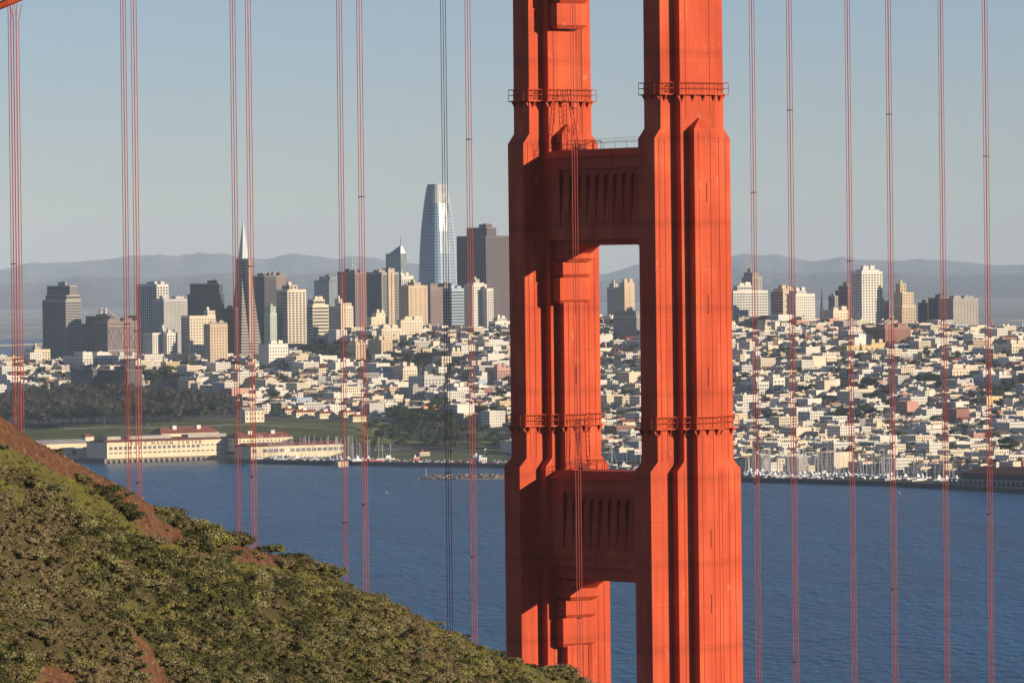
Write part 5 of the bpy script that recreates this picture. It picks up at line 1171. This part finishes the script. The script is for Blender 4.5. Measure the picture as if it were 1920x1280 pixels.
for i, (ss_, se_, L, W, H, z, qx, qy, y, big) in enumerate(houses):
    wall = rh.choices(wn_, ww_)[0]; rk = rh.choices(HR, [20, 36, 30, 4, 10])[0] if not big else rh.choice(['tar', 'gravel', 'white'])
    if i in topset:
        x, yy_ = xy(ss_, se_); o = empty('apartment_house' if big else 'house', (x, yy_, z), GRID)
        b = MB(); r = house_faces(b, L, W, H, wall, rk, i, split=True); b.build('wall', HM, o); r.build('roof', HM, o)
        fl = max(1, int(H / 3.1)); colz = 'behind leftmost ropes' if qx < 130 else 'behind second ropes' if qx < 340 else 'behind third ropes' if qx < 555 else 'behind fourth ropes' if qx < 760 else 'left of tower' if qx < 950 else 'between orange legs' if qx < 1200 else \
            'just right of tower' if qx < 1450 else 'by second right ropes' if qx < 1540 else 'by third right ropes' if qx < 1630 else 'by fourth right ropes' if qx < 1715 else 'by fifth right ropes' if qx < 1805 else 'near right edge'
        rowz = 'near shore' if qy > 850 else 'low on slope' if qy > 800 else 'on lower slope' if qy > 750 else 'on middle slope' if qy > 700 else 'on upper slope' if qy > 650 else 'near ridge'
        hrec.append(('%s %s with %s %s %s' % (cname[wall], 'apartment house' if big else 'house', rname[rk].replace(' pitched roof', ' gables').replace(' flat roof', ' rooftop'), rowz, colz), qx, o))
    else:
        # write into the shared mass, transformed to world
        v0 = len(ST.v); house_faces(ST, L, W, H, wall, rk, i)
        x, yy_ = xy(ss_, se_)
        for q in range(v0, len(ST.v)):
            a, c, d = ST.v[q]; ST.v[q] = (a * CS - c * SN + x, a * SN + c * CS + yy_, d + z)
label_unique(hrec, lambda o: 'apartment house' if o.name.startswith('apart') else 'house', lambda o: 'houses covering the city hillside')
tag(ST.build('hillside_houses', HM), kind='stuff')
# ------------------------------------------------------------------ trees
TLM = [leaf_mat('dark evergreen leaves', ((.018, .030, .012), (.035, .050, .018))), leaf_mat('grey brown branches', ((.055, .045, .035), (.085, .068, .05))), leaf_mat('olive tree leaves', ((.035, .045, .015), (.06, .07, .025)))]
BARK = mat('tree bark', (.09, .07, .055), .95); rt_ = np.random.default_rng(9); TP = []
for k in range(9):
    ty = (0, 0, 2, 1, 0, 2, 1, 0, 2)[k]; nl = 9; H = 1.0
    if k == 4: lob = [(0, 0, .30 + .12 * q, .16 - .018 * q) for q in range(6)]
    else:
        lob = [(0, 0, .58, .30)] + [(math.cos(a) * r_, math.sin(a) * r_, .34 + .44 * z_, .17 + .12 * q_) for a, r_, z_, q_ in zip(rt_.random(nl) * 6.28, .16 + .30 * rt_.random(nl), rt_.random(nl), rt_.random(nl))]
    Vl, Ql = cloud(620, lob, .028, rt_, .85, .5, .16); Vc, Qc = core(lob, .8, .62)
    me = fastmesh('crown', np.vstack([Vl, Vc]), np.vstack([Ql, Qc + len(Vl)]), [TLM[ty]])
    b = MB(); b.tube((0, 0, -.1), (0, 0, .5), .035, 6, 0, .022)
    for a in (0.3, 2.2, 4.4): b.tube((0, 0, .32), (math.cos(a) * .2, math.sin(a) * .2, .58), .018, 5, 0, .008)
    o = b.build('trunk', [BARK]); tm = o.data; bpy.data.objects.remove(o); TP.append((me, tm, ty, np.vstack([Vl[:4 * 300], Vc]), np.vstack([Ql[:300], Qc + 1200])))
tn = ['dark evergreen tree', 'bare brownish tree', 'olive green tree']; trees = []
rtt = random.Random(33)
def park(poly, n, hmin, hmax, kinds, zone):
    xs_ = [p[0] for p in poly]; ys_ = [p[1] for p in poly]; c = 0; tries = 0
    while c < n and tries < n * 20:
        tries += 1; px = rtt.uniform(min(xs_), max(xs_)); py = rtt.uniform(min(ys_), max(ys_))
        if not inpoly(px, py, poly): continue
        p = on_ground(px, py)
        trees.append((p.x, p.y, p.z - .3, rtt.uniform(hmin, hmax), rtt.choice(kinds), px, py, zone)); c += 1
park([(40, 806), (180, 800), (300, 794), (430, 790), (436, 772), (380, 752), (200, 748), (60, 752), (0, 760), (0, 806)], 150, 15, 24, [0, 1, 3, 6, 7, 3, 6, 5], 'in park wood')
park([(170, 800), (440, 792), (440, 782), (170, 790)], 8, 18, 25, [3, 6, 0], 'along the lawn edge')
park([(690, 812), (760, 806), (860, 812), (945, 822), (945, 850), (860, 842), (780, 848), (700, 858)], 60, 9, 17, [0, 1, 2, 7, 5], 'behind the quay car park')
park([(720, 796), (800, 800), (948, 800), (948, 780), (720, 776)], 46, 12, 19, [0, 1, 7, 2], 'behind the park lawn')
park([(450, 782), (700, 790), (700, 772), (450, 770)], 22, 7, 12, [0, 1, 5], 'among the red-roofed park houses')
park([(565, 672), (650, 676), (650, 652), (560, 650)], 26, 9, 15, [0, 1, 7], 'in the dark grove on the hill right of the white block')
park([(735, 690), (830, 692), (825, 674), (740, 672)], 16, 9, 15, [0, 7, 1], 'in the mid-slope grove')
park([(270, 730), (345, 730), (345, 700), (270, 700)], 14, 10, 15, [0, 7, 1], 'on the dark slope below the white apartment tower')
park([(1560, 800), (1600, 805), (1640, 800), (1630, 785), (1570, 785)], 8, 14, 20, [0, 7], 'in the dark grove by the third right ropes')
park([(1700, 730), (1800, 735), (1800, 722), (1700, 718)], 12, 12, 18, [0, 7], 'in the grove under the cream slope block')
park([(1850, 760), (1890, 762), (1890, 745), (1850, 742)], 6, 14, 20, [0, 7, 2], 'near right edge')
park([(1860, 884), (1925, 888), (1925, 880), (1860, 876)], 6, 9, 13, [2, 0], 'behind the red-roofed pier building')
ncount = len(trees)
cnt = 0
while cnt < 1500:
    u = rtt.uniform(-20, 1940); t = rtt.uniform(240, 2300); 
    if u < 960 and t < 700: continue
    D = float(shore(u)) + t; X = (u - 960) / F * D; qx, qy = proj(X, D, float(ground(X, D)))
    if qx < 440 and qy > 728: continue
    trees.append((X, D, float(ground(X, D)) - .3, rtt.uniform(8, 14) if rtt.random() < .8 else rtt.uniform(13, 18), rtt.choice([0, 1, 2, 4, 7, 5, 3, 8]), qx, qy, 'hill')); cnt += 1
vt = [i for i, t in enumerate(trees) if 3 < t[5] < 1917 and not hidden(t[5])]
topt = set(sorted(vt, key=lambda i: -(trees[i][3] / trees[i][1]) * (1.35 if i < ncount else 1))[:295])
trec = []; aV = []; aQ = []; aM = []; off = 0
for i, (x, y, z, h, k, px, py, zone) in enumerate(trees):
    me, tm, ty, Vs, Qs = TP[k]; a = rtt.random() * 6.28
    if i in topt:
        o = empty('tree', (x, y, z), a); o.scale = (h, h, h); mobj('trunk', tm, o); mobj('crown', me, o)
        if zone == 'hill':
            colz = 'behind leftmost ropes' if px < 130 else 'behind second ropes' if px < 340 else 'behind third ropes' if px < 555 else 'behind fourth ropes' if px < 760 else 'left of tower' if px < 950 else 'between orange legs' if px < 1200 else 'just right of the tower' if px < 1540 else 'between third and fifth right ropes' if px < 1750 else 'near right edge'
            rowz = 'near the shore' if py > 850 else 'low among houses' if py > 780 else 'mid-slope among houses' if py > 700 else 'high among houses'
            lab = '%s %s %s' % (tn[ty], rowz, colz)
        else:
            rope = '' if 'wood' not in zone else ' left of second ropes' if px < 220 else ' between second, third ropes'
            lab = '%s%s %s%s' % ('' if h < 17 else 'tall ', tn[ty], zone, rope)
        trec.append((lab, px, o))
    else:
        ca_, sa_ = math.cos(a), math.sin(a); Vv = Vs * h; Vv = np.stack([Vv[:, 0] * ca_ - Vv[:, 1] * sa_ + x, Vv[:, 0] * sa_ + Vv[:, 1] * ca_ + y, Vv[:, 2] + z], -1)
        aV.append(Vv); aQ.append(Qs + off); aM.append(np.full(len(Qs), ty)); off += len(Vv)
tag(mobj('city_trees', fastmesh('city_trees', np.vstack(aV), np.vstack(aQ), TLM, np.concatenate(aM))), kind='stuff')
label_unique(trec, lambda o: 'tree', lambda o: 'trees of the city and its park')
# buoys
for (px, py, lab) in ((725, 924, 'tiny pale buoy floating between the fourth ropes and the dark ropes'), (1686, 924, 'tiny pale buoy floating below the right-hand marina')):
    p = on(px, py, 0); o = empty('buoy', tuple(p), 0, lab, 'buoy'); b = MB(); b.tube((0, 0, -.3), (0, 0, .7), .7, 10, 0, .5); b.build('float', [HULL], o); b = MB(); b.tube((0, 0, .7), (0, 0, 1.5), .15, 6, 0, .1); b.build('pole', [HULL], o)
